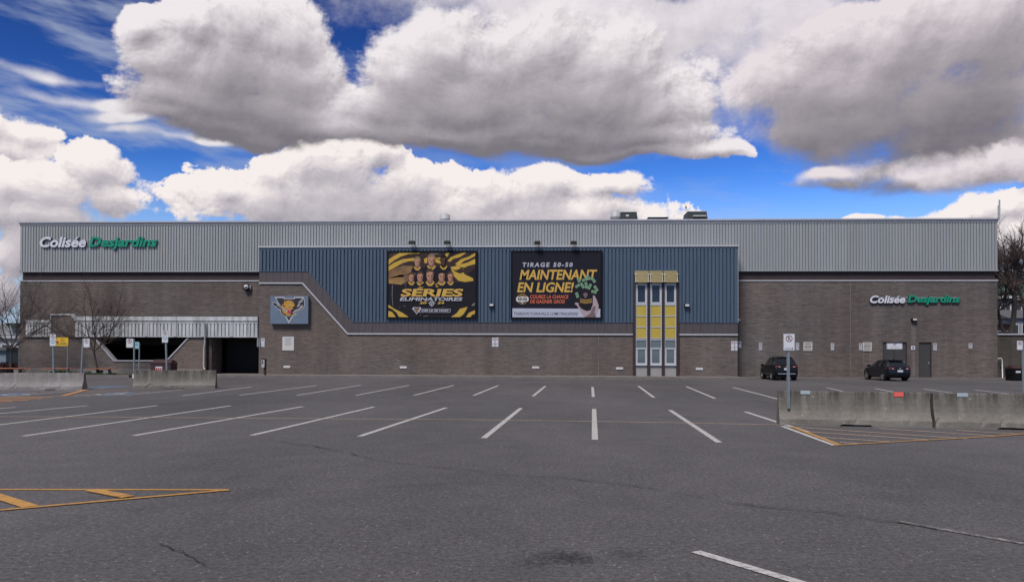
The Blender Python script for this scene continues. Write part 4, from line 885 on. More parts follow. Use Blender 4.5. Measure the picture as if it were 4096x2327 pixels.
def portrait(fn, par, x, y, w, h, skin, hair, y0, sh, collar=True, long_=False, label=None):
    """head, neck, hair and a dark jersey with a yellow collar, printed flat"""
    q = MB(); Y_ = y0
    bt = y + h * 2.05
    flatp(q, fn, [(x - sh, bt), (x - sh * .95, y + h * 1.45), (x - w * .7, y + h * 1.12), (x + w * .7, y + h * 1.12), (x + sh * .95, y + h * 1.45), (x + sh, bt)], Y_, 2)
    flatp(q, fn, [(x - w * .60, y + h * 1.06), (x - w * .74, y + h * 1.22), (x - w * .3, y + h * 1.62), (x + w * .3, y + h * 1.62), (x + w * .74, y + h * 1.22), (x + w * .60, y + h * 1.06)], Y_ - .002, 3)
    flatp(q, fn, [(x - w * .5, y + h * .6), (x - w * .50, y + h * 1.18), (x, y + h * 1.46), (x + w * .50, y + h * 1.18), (x + w * .5, y + h * .6)], Y_ - .004, 4)
    if long_: flatp(q, fn, ell(x, y + h * .28, w * .82, h * .72), Y_ - .005, 1)
    flatp(q, fn, ell(x, y + h * .16, w * .70, h * .62), Y_ - .006, 1)
    flatp(q, fn, [(x - w * .56, y + h * .10), (x - w * .60, y + h * .5), (x - w * .42, y + h * .86), (x - w * .12, y + h * 1.04), (x + w * .12, y + h * 1.04), (x + w * .42, y + h * .86), (x + w * .60, y + h * .5), (x + w * .56, y + h * .10), (x + w * .2, y - h * .06), (x - w * .3, y - h * .02)], Y_ - .008, 0)
    flatp(q, fn, [(x + w * .60, y + h * .5), (x + w * .42, y + h * .86), (x + w * .12, y + h * 1.04), (x + w * .22, y + h * .7), (x + w * .28, y + h * .2), (x + w * .56, y + h * .1)], Y_ - .0095, 4)
    for sx in (-1, 1):
        flatp(q, fn, [(x + sx * w * .12, y + h * .36), (x + sx * w * .42, y + h * .32), (x + sx * w * .42, y + h * .37), (x + sx * w * .12, y + h * .41)], Y_ - .011, 1)
        flatp(q, fn, ell(x + sx * w * .26, y + h * .46, w * .12, h * .045, 8), Y_ - .011, 5)
    flatp(q, fn, [(x - w * .02, y + h * .45), (x + w * .12, y + h * .66), (x - w * .10, y + h * .67)], Y_ - .011, 4)
    flatp(q, fn, [(x - w * .2, y + h * .80), (x, y + h * .78), (x + w * .2, y + h * .80), (x, y + h * .84)], Y_ - .011, 5)
    q.build('player_portrait', [M[skin], M[hair], M['pr_dark2'], M['pr_yel'], M['skin3'] if skin != 'skin2' else M['hair3'], M['hair3']], par)
for a in [(650, 370, 72, 105, 'skin1', 'hair2', YP - .008, 95), (1052, 350, 76, 110, 'skin2', 'hair3', YP - .008, 105), (866, 340, 92, 118, 'skin1', 'hair2', YP - .020, 165),
          (560, 610, 68, 98, 'skin1', 'hair1', YP - .032, 70), (1158, 600, 68, 104, 'skin1', 'hair1', YP - .032, 90), (694, 600, 76, 108, 'skin1', 'hair1', YP - .044, 110), (1024, 590, 82, 112, 'skin1', 'hair3', YP - .044, 115), (846, 570, 92, 130, 'skin1', 'hair1', YP - .056, 150)]:
    portrait(f5, b1_, *a)
q = MB(); YQ = YP - .070
flatp(q, f5, [(380, 805), (1350, 805), (1350, 880), (380, 880)], YQ); q.build('print_fade', M['pr_dark'], b1_)
def L5(s, x0, x1, ya, yb, m, fn, par, y, bold=.03, shear=.2, **k): return lettering(s, fn(x0, ya)[0], fn(x1, ya)[0], fn((x0 + x1) / 2, yb)[1], fn((x0 + x1) / 2, ya)[1], y, M[m], par, bold, shear, **k)
YQ -= .003
L5('SÉRIES', 397, 1355, 797, 943, 'pr_gold', f5, b1_, YQ, .035, .12)
L5('ÉLIMINATOIRES', 383, 1345, 940, 1010, 'pr_grey', f5, b1_, YQ, .030, .18)
L5('20', 683, 793, 1022, 1057, 'pr_gold', f5, b1_, YQ, .04, .15); L5('24', 955, 1064, 1022, 1057, 'pr_gold', f5, b1_, YQ, .04, .15)
L5('C', 930, 972, 740, 800, 'pr_gold', f5, b1_, YQ, .04, .0)
q = MB(); flatp(q, f5, [(838, 1025), (860, 1010), (872, 990), (885, 1010), (908, 1025), (908, 1070), (872, 1100), (838, 1070)], YQ, 0); flatp(q, f5, [(848, 1032), (872, 1018), (898, 1032), (898, 1065), (872, 1088), (848, 1065)], YQ - .002, 1); flatp(q, f5, [(815, 1036), (930, 1036), (930, 1044), (815, 1044)], YQ - .003, 0); flatp(q, f5, [(860, 1052), (885, 1050), (880, 1075), (862, 1076)], YQ - .003, 0); q.build('print_shield', [M['pr_grey'], M['pr_dark2']], b1_)
q = MB(); flatp(q, f5, [(700, 1128), (1162, 1132), (1155, 1190), (665, 1186)], YQ, 0); flatp(q, f5, [(710, 1133), (1154, 1138), (1148, 1184), (680, 1180)], YQ - .002, 1); q.build('print_date_bar', [M['pr_grey'], M['pr_dark']], b1_)
L5('DÈS LE 28 MARS', 716, 1130, 1138, 1172, 'pr_grey', f5, b1_, YQ - .004, .045, .12)
q = MB(); flatp(q, f5, [(570, 1128), (590, 1104), (640, 1108), (700, 1104), (712, 1122), (660, 1190), (640, 1216), (620, 1185)], YQ - .003, 0); flatp(q, f5, [(596, 1116), (690, 1116), (640, 1200)], YQ - .005, 1); flatp(q, f5, ell(640, 1145, 34, 28), YQ - .007, 2); q.build('print_crest', [M['pr_grey'], M['pr_dark'], M['pr_br']], b1_)
# second poster
f6 = mkfn(2000, 940, 3.8326, YP)
b2_, I = board('square dark poster board with yellow draw lettering and a hand holding banknotes', f6, (166, 240, 1572, 1286), (190, 262, 1537, 1260), YP)
MB().box(I[0], I[1], YP + .002, YP + .018, I[2], I[3]).build('print', M['pr_dark2'], b2_)
q = MB(); flatp(q, f6, [(190, 1122), (1537, 1130), (1537, 1260), (190, 1258)], YP - .001); q.build('print_bar', M['pr_bar'], b2_)
L5('TIRAGE 50-50', 345, 1115, 420, 490, 'pr_grey', f6, b2_, YP - .004, .04, .15, spacing=1.35)
L5('MAINTENANT', 300, 1490, 530, 685, 'pr_gold', f6, b2_, YP - .004, .026, .2); L5('EN LIGNE!', 263, 1132, 722, 878, 'pr_gold', f6, b2_, YP - .004, .026, .2)
L5('COUREZ LA CHANCE', 462, 1050, 918, 973, 'pr_or', f6, b2_, YP - .004, .018, .15); L5('DE GAGNER GROS!', 462, 995, 990, 1046, 'pr_or', f6, b2_, YP - .004, .018, .15)
L5('TIGRESVICTORIAVILLE.COM/TIRAGE5050', 212, 1192, 1182, 1228, 'pr_dark2', f6, b2_, YP - .004, .006, .18)
q = MB(); flatp(q, f6, ell(341, 980, 82, 80, 24), YP - .002, 0); flatp(q, f6, ell(341, 980, 76, 74, 24), YP - .003, 1); flatp(q, f6, [(262, 946), (424, 942), (440, 960), (438, 1004), (424, 1016), (262, 1022), (247, 1004), (247, 962)], YP - .004, 2); flatp(q, f6, [(310, 1020), (340, 1010), (378, 1022), (350, 1045), (320, 1038)], YP - .005, 3); q.build('print_badge', [M['pr_gold'], M['pr_dark'], M['offwhite'], M['pr_grey']], b2_)
L5('50-50', 272, 414, 958, 1003, 'pr_dark', f6, b2_, YP - .006, .04, .0); L5('TIRAGE', 305, 376, 924, 942, 'pr_gold', f6, b2_, YP - .006, .03, .0)
# the hand holding a dark sleeve full of banknotes
q = MB(); flatp(q, f6, [(1210, 1130), (1180, 1080), (1150, 1060), (1148, 1042), (1170, 1032), (1205, 1045), (1215, 1070), (1230, 1085), (1420, 1085), (1425, 925), (1445, 925), (1480, 985), (1512, 1080), (1505, 1160), (1470, 1259), (1290, 1259), (1250, 1200)], YP - .006, 0)
flatp(q, f6, [(1300, 1259), (1380, 1200), (1430, 1090), (1470, 1100), (1450, 1180), (1470, 1259)], YP - .008, 1); q.build('print_hand', [M['hand'], M['hand2']], b2_)
q = MB(); flatp(q, f6, [(1225, 860), (1260, 840), (1380, 840), (1410, 880), (1415, 1080), (1390, 1150), (1330, 1165), (1250, 1130), (1205, 1080), (1215, 960)], YP - .010, 0)
for yy in (975, 1000, 1022): flatp(q, f6, [(1225, yy), (1310, yy + 18), (1410, yy + 2), (1410, yy + 10), (1310, yy + 26), (1225, yy + 8)], YP - .012, 1)
flatp(q, f6, [(1270, 900), (1310, 880), (1350, 900), (1330, 940), (1310, 972), (1290, 940)], YP - .012, 2); q.build('print_sleeve', [M['pr_dark'], M['pr_gold'], M['hand2']], b2_)
q = MB(); r = random.Random(8)
for cx_, cy, an, L_ in ((1205, 690, 70, 40), (1305, 685, -15, 50), (1355, 650, 50, 44), (1430, 690, 55, 48), (1190, 780, -30, 40), (1470, 820, 60, 48), (1440, 872, 20, 42), (1182, 920, 75, 42), (1262, 775, 62, 46), (1320, 770, 85, 50), (1375, 790, -62, 46)):
    ca, sa = math.cos(R_(an)), math.sin(R_(an)); R4 = lambda u, v: (cx_ + u * ca - v * sa, cy + u * sa + v * ca); yq = YP - .013 - .0012 * r.randint(1, 12)
    flatp(q, f6, [R4(-L_, -20), R4(L_ * .9, -24), R4(L_, 18), R4(-L_ * .95, 22)], yq, 0); flatp(q, f6, [R4(-8, -10), R4(8, -10), R4(10, 10), R4(-8, 10)], yq - .0006, 1)
q.build('print_banknotes', [M['green'], M['grn2']], b2_)
# crest sign
fT = mkfn(1060, 1160, 9.1, YB - .36)
cA, cB = fT(192, 215), fT(1562, 1228)
ts = thing('crest_sign', 'blue box sign with a roaring tiger crest and hockey stick on the brick', 'sign', (cA[0], YB - .36, cB[1]))
M['boxblue'] = mat('box_blue', (.125, .170, .235), .4, 0, .10, 1.2)
MB().box(cA[0], cB[0] - .0, YB - .335, YB - .001, cB[1], cA[1]).build('case', M['boxblue'], ts)
YT = YB - .34
q = MB()
def T(pts, k, m): flatp(q, fT, pts, YT - .002 * k, m)
T([(350, 245), (690, 245), (725, 300), (1020, 310), (1060, 245), (1410, 245), (1405, 320), (865, 1215)], 1, 0)
T([(400, 288), (665, 290), (690, 330), (1060, 330), (1085, 290), (1355, 290), (865, 1120)], 2, 1)
T([(255, 525), (300, 425), (420, 465), (560, 530), (640, 640), (1180, 700), (1245, 560), (1215, 430), (1370, 315), (1440, 330), (1445, 560), (1390, 680), (1170, 800), (1175, 880), (1090, 940), (1020, 915), (980, 980), (830, 960), (690, 950), (590, 860), (540, 720), (470, 710), (420, 640)], 3, 0)
T([(272, 520), (315, 448), (560, 555), (660, 440), (660, 345), (850, 345), (1010, 350), (1090, 450), (1140, 620), (1130, 640), (1190, 620), (1270, 560), (1240, 440), (1385, 330), (1420, 345), (1425, 560), (1370, 665), (1150, 795), (1160, 865), (1085, 920), (1010, 890), (960, 970), (830, 945), (700, 935), (600, 840), (560, 700), (440, 660), (440, 620)], 4, 1)
T([(590, 620), (620, 540), (700, 460), (690, 390), (760, 400), (850, 370), (970, 390), (1040, 450), (1080, 560), (1050, 600), (1000, 600), (1020, 690), (960, 700), (870, 680), (790, 720), (800, 800), (860, 870), (960, 890), (980, 920), (860, 930), (720, 880), (640, 810), (610, 720)], 5, 2)
T([(760, 480), (850, 430), (960, 470), (1060, 560), (960, 590), (870, 590), (800, 560)], 6, 3)
T([(855, 545), (890, 520), (925, 545), (890, 565)], 7, 4); T([(880, 540), (895, 530), (905, 545), (892, 556)], 8, 1)
T([(800, 500), (850, 480), (920, 500), (850, 500)], 7, 1); T([(1020, 610), (1080, 590), (1130, 640), (1080, 700), (1030, 690)], 7, 1)
for s_ in ([(640, 560), (690, 480), (680, 560), (650, 640)], [(690, 600), (730, 540), (720, 640), (745, 690)], [(610, 660), (640, 740), (700, 790), (650, 790)], [(750, 600), (760, 660), (800, 690), (750, 680)], [(700, 820), (790, 890), (720, 860)], [(730, 420), (790, 470), (740, 460)], [(880, 390), (960, 430), (890, 410)], [(970, 420), (1030, 500), (980, 460)], [(830, 600), (900, 620), (990, 600), (900, 640)]): T(s_, 7, 1)
T([(810, 720), (860, 690), (930, 690), (970, 840), (900, 860), (850, 830)], 7, 5); T([(860, 690), (890, 690), (875, 760)], 8, 4); T([(900, 700), (930, 700), (925, 760)], 8, 4); T([(870, 830), (890, 870), (860, 850)], 8, 4)
T([(430, 560), (450, 520), (830, 730), (810, 830), (800, 800)], 9, 6); T([(310, 500), (330, 470), (440, 520), (420, 575)], 9, 1); T([(470, 560), (800, 740), (800, 750), (465, 572)], 10, 1)
T([(1000, 830), (1080, 730), (1230, 670), (1320, 560), (1390, 540), (1370, 620), (1250, 720), (1120, 790), (1010, 850)], 9, 6); T([(1255, 450), (1370, 360), (1380, 400), (1265, 480)], 9, 6); T([(1265, 490), (1390, 420), (1385, 520), (1300, 560)], 10, 1)
T([(1030, 850), (1140, 820), (1140, 860), (1090, 900), (1050, 890)], 9, 6); T([(1160, 590), (1220, 500), (1240, 560), (1180, 610)], 9, 6)
q.build('crest', [M['dimsign'], M['ink'], mat('tiger_orange', (.50, .255, .035), .5, 0, .18, 6), mat('tiger_gold', (.47, .28, .03), .5, 0, .1, 6), M['offwhite'], mat('tiger_red', (.42, .03, .05), .5), mat('stick_grey', (.36, .34, .34), .5)], ts)
# ---------------------------------------------------------------- signs
def ringp(c, r0, r1, n=20, a0=0, a1=360): 
    out = []
    for k in range(n):
        b0, b1 = R_(a0 + (a1 - a0) * k / n), R_(a0 + (a1 - a0) * (k + 1) / n); out.append([(c[0] + r1 * math.cos(b0), c[1] + r1 * math.sin(b0)), (c[0] + r1 * math.cos(b1), c[1] + r1 * math.sin(b1)), (c[0] + r0 * math.cos(b1), c[1] + r0 * math.sin(b1)), (c[0] + r0 * math.cos(b0), c[1] + r0 * math.sin(b0))])
    return out
def rrect(x0, x1, z0, z1, r):
    return [(cx_ + r * math.cos(R_(a)), cz_ + r * math.sin(R_(a))) for cx_, cz_, aa in ((x1 - r, z1 - r, (0, 45, 90)), (x0 + r, z1 - r, (90, 135, 180)), (x0 + r, z0 + r, (180, 225, 270)), (x1 - r, z0 + r, (270, 315, 360))) for a in aa]
def plate(par, x0, x1, z0, z1, y, marks, name='sign_plate', m='sign', thick=.012, rim=True):
    """marks: no_park, arrow, handicap, tow, lines, text; plate faces -Y, front at y"""
    q = MB(); q.prism(rrect(x0, x1, z0, z1, (x1 - x0) * .07), y, y + thick); p = q.build(name, M[m], par)
    w, h = x1 - x0, z1 - z0; xc = (x0 + x1) / 2; yf = y - .002; g = MB()
    if rim:
        t = w * .02; o = rrect(x0 + t, x1 - t, z0 + t, z1 - t, w * .06); i_ = rrect(x0 + 2 * t, x1 - 2 * t, z0 + 2 * t, z1 - 2 * t, w * .05)
        for k in range(len(o)): g.flat([o[k], o[(k + 1) % len(o)], i_[(k + 1) % len(o)], i_[k]], yf, 0)
    for mk, v in marks:
        zc = z1 - h * v[0]
        if mk == 'no_park':
            r = w * .34 if len(v) < 2 else w * v[1]
            for s_ in ringp((xc, zc), r * .78, r): g.flat(s_, yf, 1)
            for s_ in [[(-.30, -.55), (-.12, -.55), (-.12, .55), (-.30, .55)], [(-.12, .55), (.16, .55), (.34, .40), (.34, .10), (.16, -.06), (-.12, -.06), (-.12, .10), (.10, .10), (.17, .17), (.17, .33), (.10, .40), (-.12, .40)], [(.02, -.06), (.18, -.06), (.42, -.55), (.22, -.55)]]: g.flat([(xc + a * r, zc + c * r) for a, c in s_], yf, 0)
            dv = r * .10; g.flat([(xc - r * .66 - dv * .5, zc + r * .60), (xc - r * .60, zc + r * .68), (xc + r * .66, zc - r * .60), (xc + r * .60, zc - r * .68)], yf - .001, 1)
        elif mk == 'arrow':
            a, t = w * .36, h * .016; g.flat([(xc - a, zc - t), (xc + a * .7, zc - t), (xc + a * .7, zc - t * 3.6), (xc + a, zc), (xc + a * .7, zc + t * 3.6), (xc + a * .7, zc + t), (xc - a, zc + t)], yf, 0)
        elif mk == 'handicap':
            r = w * .33
            for s_ in ringp((xc, zc), r * .78, r): g.flat(s_, yf, 2)
            for s_ in ringp((xc - r * .05, zc - r * .15), r * .28, r * .38, 12, 150, 350): g.flat(s_, yf, 2)
            for s_ in [[(-.14, .6), (0, .6), (0, -.05), (-.14, -.05)], [(-.1, -.05), (.28, -.05), (.28, .06), (-.1, .06)], [(.2, 0), (.3, 0), (.5, -.42), (.38, -.42)]]: g.flat([(xc + a * r, zc + c * r) for a, c in s_], yf, 2)
        elif mk == 'tow':
            a = w * .38; g.flat([(xc - a, zc - h * .04), (xc - a * .2, zc - h * .04), (xc + a, zc - h * .02), (xc + a * .8, zc + h * .01), (xc + a * .1, zc + h * .005), (xc, zc + h * .035), (xc - a * .6, zc + h * .02)], yf, 0); g.flat([(xc + a * .3, zc + h * .03), (xc + a * .6, zc + h * .05), (xc + a * .5, zc + h * .02)], yf, 0)
        elif mk == 'bar': g.flat([(xc - w * .36, zc - h * .010), (xc + w * .36, zc - h * .010), (xc + w * .36, zc + h * .010), (xc - w * .36, zc + h * .010)], yf, 0)
        elif mk == 'lines':
            for k in range(int(v[1])):
                zz = zc - k * h * .055; ww = w * (.34 - .06 * ((k * 5) % 3)); g.flat([(xc - ww, zz), (xc + ww, zz), (xc + ww, zz + h * .018), (xc - ww, zz + h * .018)], yf, 3)
    if g.f: g.build('pictogram', [M['ink'], M['sgnred'], M['teal'], M['sgngrey']], p)
    return p
M['sgnred'] = mat('sign_ring', (.20, .03, .05), .5, 0, .05); M['sgngrey'] = mat('sign_small_print', (.20, .21, .26), .5, 0, .05)
def post(par, p0, p1, w=.055, perf=True, m='steel'):
    p0, p1 = Vector(p0), Vector(p1); ax = (p1 - p0).normalized(); sx = Vector((1, 0, 0)); q = MB()
    q.obox((p0 + p1) / 2, sx * w * .28, Vector((0, .006, 0)), (p1 - p0) / 2)
    for s_ in (-1, 1): q.obox((p0 + p1) / 2 + sx * w * .33 * s_ + Vector((0, .016, 0)), sx * w * .05, Vector((0, .018, 0)), (p1 - p0) / 2)
    for s_ in (-1, 1): q.obox((p0 + p1) / 2 + sx * w * .46 * s_ + Vector((0, .032, 0)), sx * w * .14, Vector((0, .004, 0)), (p1 - p0) / 2)
    o = q.build('post', M[m], par)
    if perf:
        L_ = (p1 - p0).length; n = int(L_ / .05); h = MB()
        for k in range(n):
            c = p0 + ax * (k + .5) * L_ / n + Vector((0, -.0072, 0)); h.face([c + Vector((.007 * math.cos(a), 0, .007 * math.sin(a))) for a in [math.pi * i / 3 for i in range(6)]])
        ho = h.build('post_holes', M['ink'], o); 
    return o
def pxpl(par, x0, y0, x1, y1, Y, marks, **k):
    a, c = fac(x0, y0, Y), fac(x1, y1, Y); return plate(par, a.x, c.x, c.z, a.z, Y, marks, **k)
G_P = 'parking signs round the lot'
# large one on the near barrier
Yn = gnd(D(1975), D(1063)).y
t = thing('parking_sign', 'no parking sign with a long arrow on a perforated post bolted to the near barrier', 'sign', tuple(gnd(D(1975), D(1063))), group=G_P)
Ys = Yn - .03
pxpl(t, 3133.5, 1333.5, 3179.5, 1401.5, Ys, [('no_park', (.30, .30)), ('arrow', (.88,))])
post(t, (fac(3157.5, 1634, Ys).x, Ys + .03, fac(3157.5, 1634, Ys).z), (fac(3155, 1350, Ys).x, Ys + .03, fac(3155, 1350, Ys).z), .062)
YL = gnd(D(134), D(975)).y - .06
t = thing('parking_sign', 'tall sign with no parking and wheelchair symbols beside the yellow notice board', 'sign', tuple(gnd(D(134), D(975))), group=G_P)
pxpl(t, 199, 1336, 223, 1384, YL, [('no_park', (.22, .33)), ('handicap', (.62,))]); a, c = fac(212, 1534, YL), fac(209, 1340, YL); post(t, (a.x, YL + .03, a.z), (c.x, YL + .03, c.z), .075, False)
YL2 = gnd(318, 1556).y + .15
t = thing('parking_sign', 'no parking sign on a leaning post at the end of the left barrier', 'sign', tuple(gnd(318, 1556)), group=G_P)
pxpl(t, 333.5, 1353.5, 358.5, 1389, YL2, [('no_park', (.32, .32))]); a, c = fac(319, 1554, YL2), fac(330, 1354, YL2); post(t, (a.x, YL2 + .03, 0), (c.x, YL2 + .03, c.z), .075, False)
c_ = fac(330, 1360, YL2); MB().box(c_.x - .02, fac(336, 1360, YL2).x, YL2 + .013, YL2 + .02, c_.z - .02, c_.z + .02).build('bracket', M['steel'], t)
Y4 = 38.6
t = thing('parking_sign', 'pale no parking sign next to the small blue notice behind the second barrier', 'sign', (fac(532, 1480, Y4).x, Y4, 0), group=G_P)
pxpl(t, 505, 1353.5, 532, 1390, Y4, [('no_park', (.32, .32))]); a, c = fac(535, 1480, Y4), fac(534, 1358, Y4); post(t, (a.x, Y4 + .03, 0), (c.x, Y4 + .03, c.z), .07, False)
MB().box(fac(532, 1360, Y4).x, fac(537, 1360, Y4).x, Y4 - .002, Y4 + .02, fac(532, 1389, Y4).z, fac(532, 1355, Y4).z).build('bracket', M['steel'], t)
pr = fac(533.5, 1502, Y4); MB().box(pr.x - .05, pr.x + .06, Y4 - .02, Y4 + .02, fac(533, 1512, Y4).z, fac(533, 1496, Y4).z).build('reflector', M['white'], t)
Y5 = 50.5
t = thing('notice_sign', 'small pale blue notice on a thin post in front of the dark arcade opening', 'sign', (fac(553, 1480, Y5).x, Y5, 0))
p5 = pxpl(t, 539, 1367, 556, 1394, Y5, [], m='noticeblue' if 'noticeblue' in M else 'sign', rim=False)
M['noticeblue'] = mat('notice_blue', (.27, .45, .52), .5); p5.data.materials[0] = M['noticeblue']
q = MB(); a, c = fac(541, 1381, Y5), fac(551, 1373, Y5); q.flat([(a.x, a.z + .02), (c.x, a.z + .02), (c.x, a.z + .06), (c.x - .05, c.z), (a.x + .05, c.z), (a.x, a.z + .06)], Y5 - .002); q.build('pictogram', M['teal'], p5)
post(t, (fac(554, 1500, Y5).x, Y5 + .03, 0), (fac(556, 1372, Y5).x, Y5 + .03, fac(556, 1372, Y5).z), .07, False)
Y6 = gnd(664, 1556).y - .05
Y6 = 38.4
t = thing('parking_sign', 'no parking and wheelchair sign on a leaning post behind the second barrier by the bin', 'sign', (fac(668, 1480, Y6).x, Y6, 0), group=G_P)
pxpl(t, 648, 1321.5, 672, 1370, Y6, [('no_park', (.22, .33)), ('handicap', (.62,))]); a, c = fac(667, 1500, Y6), fac(660, 1325, Y6); post(t, (a.x, Y6 + .03, 0), (c.x, Y6 + .03, c.z), .08, False)
Y8 = gnd(4094, 1566).y
t = thing('parking_sign', 'no parking sign on a post at the right edge in front of the wheeled bin', 'sign', (fac(4096, 1480, Y8).x, Y8, 0), group=G_P)
pxpl(t, 4068, 1362, 4091, 1399, Y8, [('no_park', (.30, .32))]); post(t, (fac(4096, 1500, Y8).x, Y8 + .03, 0), (fac(4093.5, 1362, Y8).x, Y8 + .03, fac(4093, 1364, Y8).z), .08, False)
# signs screwed to the hall
G_W = 'small signs fixed to the hall'
def wall_sign(label, x0, y0, x1, y1, Y, marks, m='sign', yt=None):
    t = thing('wall_sign', label, 'sign', tuple(fac(x0, y1, Y)), group=G_W); pxpl(t, x0, y0, x1, y1, Y - .02, marks, m=m, thick=.018)
    if yt: pxpl(t, x0, y1 + .6, x1, yt, Y - .02, [('tow', (.55,))], m=m, name='tow_plate', thick=.018)
    return t
wall_sign('no parking sign with a tow plate at the left corner of the centre block', 1043.5, 1352, 1058.5, 1377.5, YB, [('no_park', (.30, .36)), ('bar', (.78,))], yt=1387)
t = thing('wall_sign', 'narrow edge-on sign at the left corner of the block beside the dark gateway', 'sign', tuple(fac(1036, 1388, YB)), group=G_W)
a, c = fac(1035.5, 1387, YB), fac(1041.5, 1352, YB); q = MB(); q.idx([(a.x, YB - .30, a.z), (c.x, YB - .02, a.z), (c.x, YB - .02, c.z), (a.x, YB - .30, c.z), (a.x - .015, YB - .30, a.z), (c.x - .015, YB - .02, a.z), (c.x - .015, YB - .02, c.z), (a.x - .015, YB - .30, c.z)], [(0, 1, 2, 3), (4, 7, 6, 5), (0, 4, 5, 1), (3, 2, 6, 7), (0, 3, 7, 4), (1, 5, 6, 2)]); q.build('sign_plate', M['sign'], t)
wall_sign('left one of the twin no parking signs between the two poster boards', 1968, 1349.5, 1979, 1375, YB, [('no_park', (.30, .38)), ('bar', (.88,))], yt=1386.5)
wall_sign('right one of the twin no parking signs between the two poster boards', 1981, 1349.5, 1994, 1375, YB, [('no_park', (.30, .36)), ('bar', (.88,))], yt=1386.5)
wall_sign('left no parking sign with tow plate at the right corner of the block', 2924.5, 1364, 2938, 1389.5, YB, [('no_park', (.30, .36)), ('bar', (.86,))], yt=1402)
wall_sign('narrower no parking sign with tow plate at the right corner of the block', 2940, 1364, 2950, 1389.5, YB, [('no_park', (.30, .38)), ('bar', (.86,))], yt=1402)
wall_sign('no parking sign just round the corner on the right brick wall', 2954, 1364.5, 2965, 1391, YR, [('no_park', (.30, .38)), ('bar', (.80,))])
wall_sign('faded small print sign on the brick above the black sport utility car', 3035.5, 1370, 3049, 1400, YR, [('no_park', (.2, .2)), ('lines', (.42, 7))], 'dimsign')
wall_sign('faded small print sign just left of the first louvre', 3183, 1370, 3197, 1400, YR, [('no_park', (.2, .2)), ('lines', (.42, 7))], 'dimsign')
wall_sign('faded small print sign alone between the two louvres', 3323, 1371, 3337, 1400, YR, [('no_park', (.2, .2)), ('lines', (.42, 7))], 'dimsign')
wall_sign('small no parking sign touching the second louvre', 3436, 1371, 3449.5, 1400, YR, [('no_park', (.2, .3)), ('lines', (.45, 7))], 'dimsign')
wall_sign('wide white notice with a red parking ring on the double door', 3546.5, 1366, 3610, 1397, YR + .09, [('no_park', (.30, .10)), ('lines', (.66, 3))])
wall_sign('tall faded sign right of the single brown door', 3733, 1371.5, 3748, 1401, YR, [('no_park', (.22, .3)), ('lines', (.45, 7))], 'dimsign')
wall_sign('short no parking sign nearest the right end of the brick wall', 3874.5, 1371.5, 3890, 1393.5, YR, [('no_park', (.32, .3)), ('lines', (.68, 4))], 'dimsign')
t = thing('number_sign', 'square white plate with a black figure three between the two doors', 'sign', tuple(fac(3644.5, 1398, YR))); pxpl(t, 3644.5, 1382.5, 3660, 1398, YR - .02, [], rim=False); a, c = fac(3648, 1395.5, YR - .02), fac(3656.5, 1385, YR - .02); lettering('3', a.x, c.x, a.z, c.z, YR - .0235, M['ink'], t, .03, 0, 'numeral')
t = thing('plaque', 'pale grey notice plaque of small print on the brick under the crest sign', 'plaque', tuple(fac(1129, 1401, YB))); pxpl(t, 1129.5, 1345.5, 1175.5, 1401, YB - .03, [('lines', (.10, 11))], m='offwhite', thick=.028, rim=False)
ny = YL2 - .1; ny = gnd(268, 1492).y
t = thing('notice_board', 'yellow notice board with black and red lettering on a thin post', 'notice board', (fac(266, 1480, 45).x, 45, 0))
ynb = mat('notice_yellow', (.62, .42, .025), .45, 0, .05); p5 = pxpl(t, 224.5, 1349, 272.5, 1383, 45, [], rim=False); p5.data.materials[0] = ynb
fN = mkfn(0, 1160, 3.034, 45); q = MB(); flatp(q, fN, ell(697, 630, 18, 14), 44.997, 0); 
for xx in (692, 745, 775): flatp(q, fN, ell(xx, 592, 9, 5), 44.997, 0)
flatp(q, fN, ell(758, 612, 26, 9), 44.997, 1); q.build('print', [M['redlamp'], M['pr_or']], p5)
for s_, x0, x1, ya, yb in (('Ensemble,', 730, 798, 630, 642), ('faites attention!', 690, 815, 647, 659)): lettering(s_, fN(x0, ya)[0], fN(x1, ya)[0], fN(x0, yb)[1], fN(x0, ya)[1], 44.9955, M['ink'], p5, .03, .1)
post(t, (fac(267, 1480, 45).x, 45.03, 0), (fac(269, 1352, 45).x, 45.03, fac(269, 1352, 45).z), .05, False)
# lamps
def flood(px, py0, py1, label, tilt):
    c = fac(px, (py0 + py1) / 2, YB - .5); t = thing('floodlight', label, 'floodlight', (c.x, YB - .2, zb_t), group='floodlights over the poster boards')
    q = MB(); w, h = .23, .12
    q.idx([(c.x - w, c.y - .22, c.z - h), (c.x + w, c.y - .22, c.z - h), (c.x + w * .85, c.y - .10, c.z + h), (c.x - w * .85, c.y - .10, c.z + h), (c.x - w, c.y + .20, c.z - h * .7), (c.x + w, c.y + .20, c.z - h * .7), (c.x + w * .85, c.y + .12, c.z + h), (c.x - w * .85, c.y + .12, c.z + h)], [(0, 1, 2, 3), (5, 4, 7, 6), (3, 2, 6, 7), (0, 4, 5, 1), (0, 3, 7, 4), (1, 5, 6, 2)])
    q.build('lamp_head', M['black'], t)
    q = MB(); q.tube([(c.x + tilt, c.y + .1, c.z - h * .8), (c.x + tilt + .06, c.y + .3, zb_t - .02 + .06), (c.x + tilt + .06, YB - .05, zb_t + .02)], .022, 6); q.build('arm', M['black'], t)
    MB().box(c.x - w * .9, c.x + w * .9, c.y - .20, c.y + .16, c.z - h - .012, c.z - h - .001).build('lens', M['glass'], t)
flood(1648, 964, 977, 'first floodlight from the left, over the left half of the player poster', .08); flood(1790, 964, 977, 'floodlight over the right half of the player poster', .08)
flood(2149.5, 964, 979, 'floodlight over the left half of the draw poster', 0); flood(2295.5, 964, 979, 'floodlight over the right half of the draw poster', 0)
